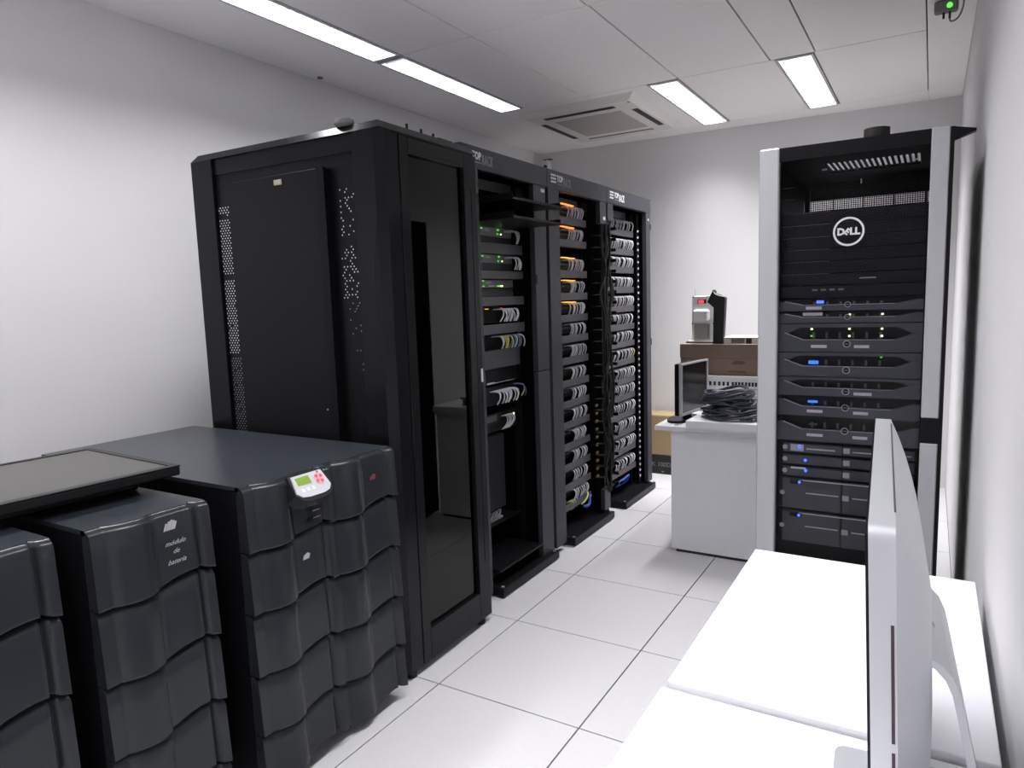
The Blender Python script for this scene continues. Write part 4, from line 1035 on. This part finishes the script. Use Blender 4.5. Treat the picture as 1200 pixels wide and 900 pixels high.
# machine with paper roll
t = thing('label_printer', 'upright white console with red display and paper roll on the brown box', 'machine', (-1.33, 4.44, 1.156))
m = MB(); m.prism([(0.075+0.115*math.cos(2*math.pi*i/24), 0.05+0.055*math.sin(2*math.pi*i/24)) for i in range(24)], 0, 0.006, 'z'); m.build('base', 'rubber', t)
m = MB(); m.prism([(0.075+0.11*math.cos(2*math.pi*i/24), 0.05+0.05*math.sin(2*math.pi*i/24)) for i in range(24)], 0.006, 0.014, 'z'); m.build('base_cover', 'offwhite', t)
B(0.0, 0.156, 0.045, 0.085, 0.0142, 0.300, c=0.002).build('housing', 'offwhite', t)
B(0.015, 0.118, 0.0435, 0.0445, 0.022, 0.125).build('recess', mat('pale_green_grey', (0.33, 0.34, 0.32), 0.6), t)
d = B(0.037, 0.094, 0.041, 0.0445, 0.252, 0.278).build('display', 'ink', t); B(0.045, 0.078, 0.040, 0.041, 0.255, 0.274).build('digits', 'ledr', d)
B(0.015, 0.118, 0.005, 0.0445, 0.140, 0.215, c=0.012).build('paper_roll', 'paper', t)
B(0.105, 0.112, 0.038, 0.0445, 0.03, 0.115).build('guide_rod', 'greyp', t)
m = MB()
for x, z in ((0.006, 0.293), (0.0, 0.12), (0.135, 0.12)): m.box(x, x+0.008, 0.042, 0.045, z, z+0.008)
m.build('screw', 'ink', t); MB().cyl((0.016, 0.065, 0.30), 0.0012, 0.045, n=6).build('aerial', 'greyp', t)
# black pouch
t = thing('pouch', 'tall open black pouch leaning beside the white console', 'pouch', (-1.168, 4.386, 1.156))
m = MB(); m.prism([(0.0, 0.0), (0.062, 0.0), (0.075, 0.285), (0.050, 0.300), (0.006, 0.315)], 0.0, 0.047, 'y'); m.build('body', 'rubber', t)
m = MB(); m.prism([(-0.036, 0.262), (0.006, 0.225), (0.010, 0.33), (0.000, 0.338)], 0.0, 0.046, 'y'); m.build('flap', 'rubber', t)
m = MB(); m.tube([(0.004, -0.002, 0.326), (0.015, -0.003, 0.310), (0.045, -0.003, 0.298), (0.072, -0.002, 0.296)], 0.0025, 6, sub=3); m.build('rim', 'paper', t)
# thin white device on the cardboard box
t = thing('flat_device', 'flat white device with dark front standing on the brown box, right side', 'equipment', (-1.105, 4.41, 1.156))
B(0, 0.46, 0, 0.22, 0.0, 0.034).build('body', 'offwhite', t)
B(-0.003, 0.463, -0.006, 0.225, 0.0342, 0.040, c=0.001).build('cover', 'paper', t)
B(0.045, 0.125, -0.003, 0, 0.003, 0.031).build('dark_window', 'greyp', t); B(0.135, 0.168, -0.004, 0, 0.0, 0.033).build('dark_block', 'ink', t)
# boxes on the floor near the back wall
t = thing('cardboard_box', 'black printed cardboard box on the floor by the back wall', 'box', (-2.45, 5.43, 0))
B(0, 0.95, 0, 0.25, 0, 0.162, c=0.003).build('carton', 'bcard', t)
text('K 100D', 0.052, 'inkg', t, (0.50, -0.0006, 0.065), FR, ext=0.0005)
B(0.585, 0.605, -0.001, 0, 0.018, 0.026).build('printed_mark', 'inkg', t)
t = thing('cardboard_box', 'kraft cardboard box stacked on the black box by the back wall', 'box', (-2.43, 5.435, 0.1622))
B(0, 0.93, 0, 0.24, 0, 0.325, c=0.003).build('carton', 'kraft', t)
for x0, x1 in ((0.002, 0.46), (0.465, 0.928)): B(x0, x1, 0.003, 0.235, 0.3252, 0.329).build('flap', 'kraft', t)
text('ONE', 0.05, 'ink', t, (0.50, -0.0006, 0.225), FR, ext=0.0005)

# ================================================================= small fixtures
t = thing('wall_camera', 'small white camera on a bracket in the back left corner above racks', 'camera', (-2.96, 5.60, 2.60))
B(-0.03, 0.045, -0.03, 0.02, 0.0, 0.05, c=0.005).build('body', 'offwhite', t); MB().cyl((0.01, -0.04, 0.022), 0.016, 0.012, 'y', 12).build('lens', 'ink', t)
B(0.0, 0.012, 0.0, 0.06, 0.05, 0.085).build('arm', 'offwhite', t); B(-0.02, 0.05, -0.01, 0.04, 0.085, 0.092).build('bracket', 'greyp', t)
t = thing('ceiling_sensor', 'small grey ceiling device with green light and looped lead, top right', 'sensor', (0.015, 3.92, 2.76))
B(-0.05, 0.045, -0.03, 0.03, -0.048, 0, c=0.008).build('body', 'greyp', t)
MB().cyl((0.010, -0.033, -0.030), 0.012, 0.004, 'y', 12).build('status_light', 'ledg', t)
m = MB(); m.cyl((-0.012, 0, -0.075), 0.005, 0.03, n=8); m.cyl((0.012, 0, -0.078), 0.005, 0.032, n=8); m.build('prong', 'rubber', t)
MB().tube([(0.012, 0, -0.075), (0.018, 0, -0.092), (0.045, 0, -0.082), (0.062, 0, -0.04), (0.065, 0, -0.001)], 0.004, 6, sub=3).build('lead', 'greyp', t)
MB().cyl((0, 0, -0.006), 0.016, 0.006, n=14).build('knob', 'greyp', None, (-3.02, 3.0, 2.76))
tag(bpy.data.objects['knob'], 'tiny dark knob under the ceiling above the left wall', 'knob')
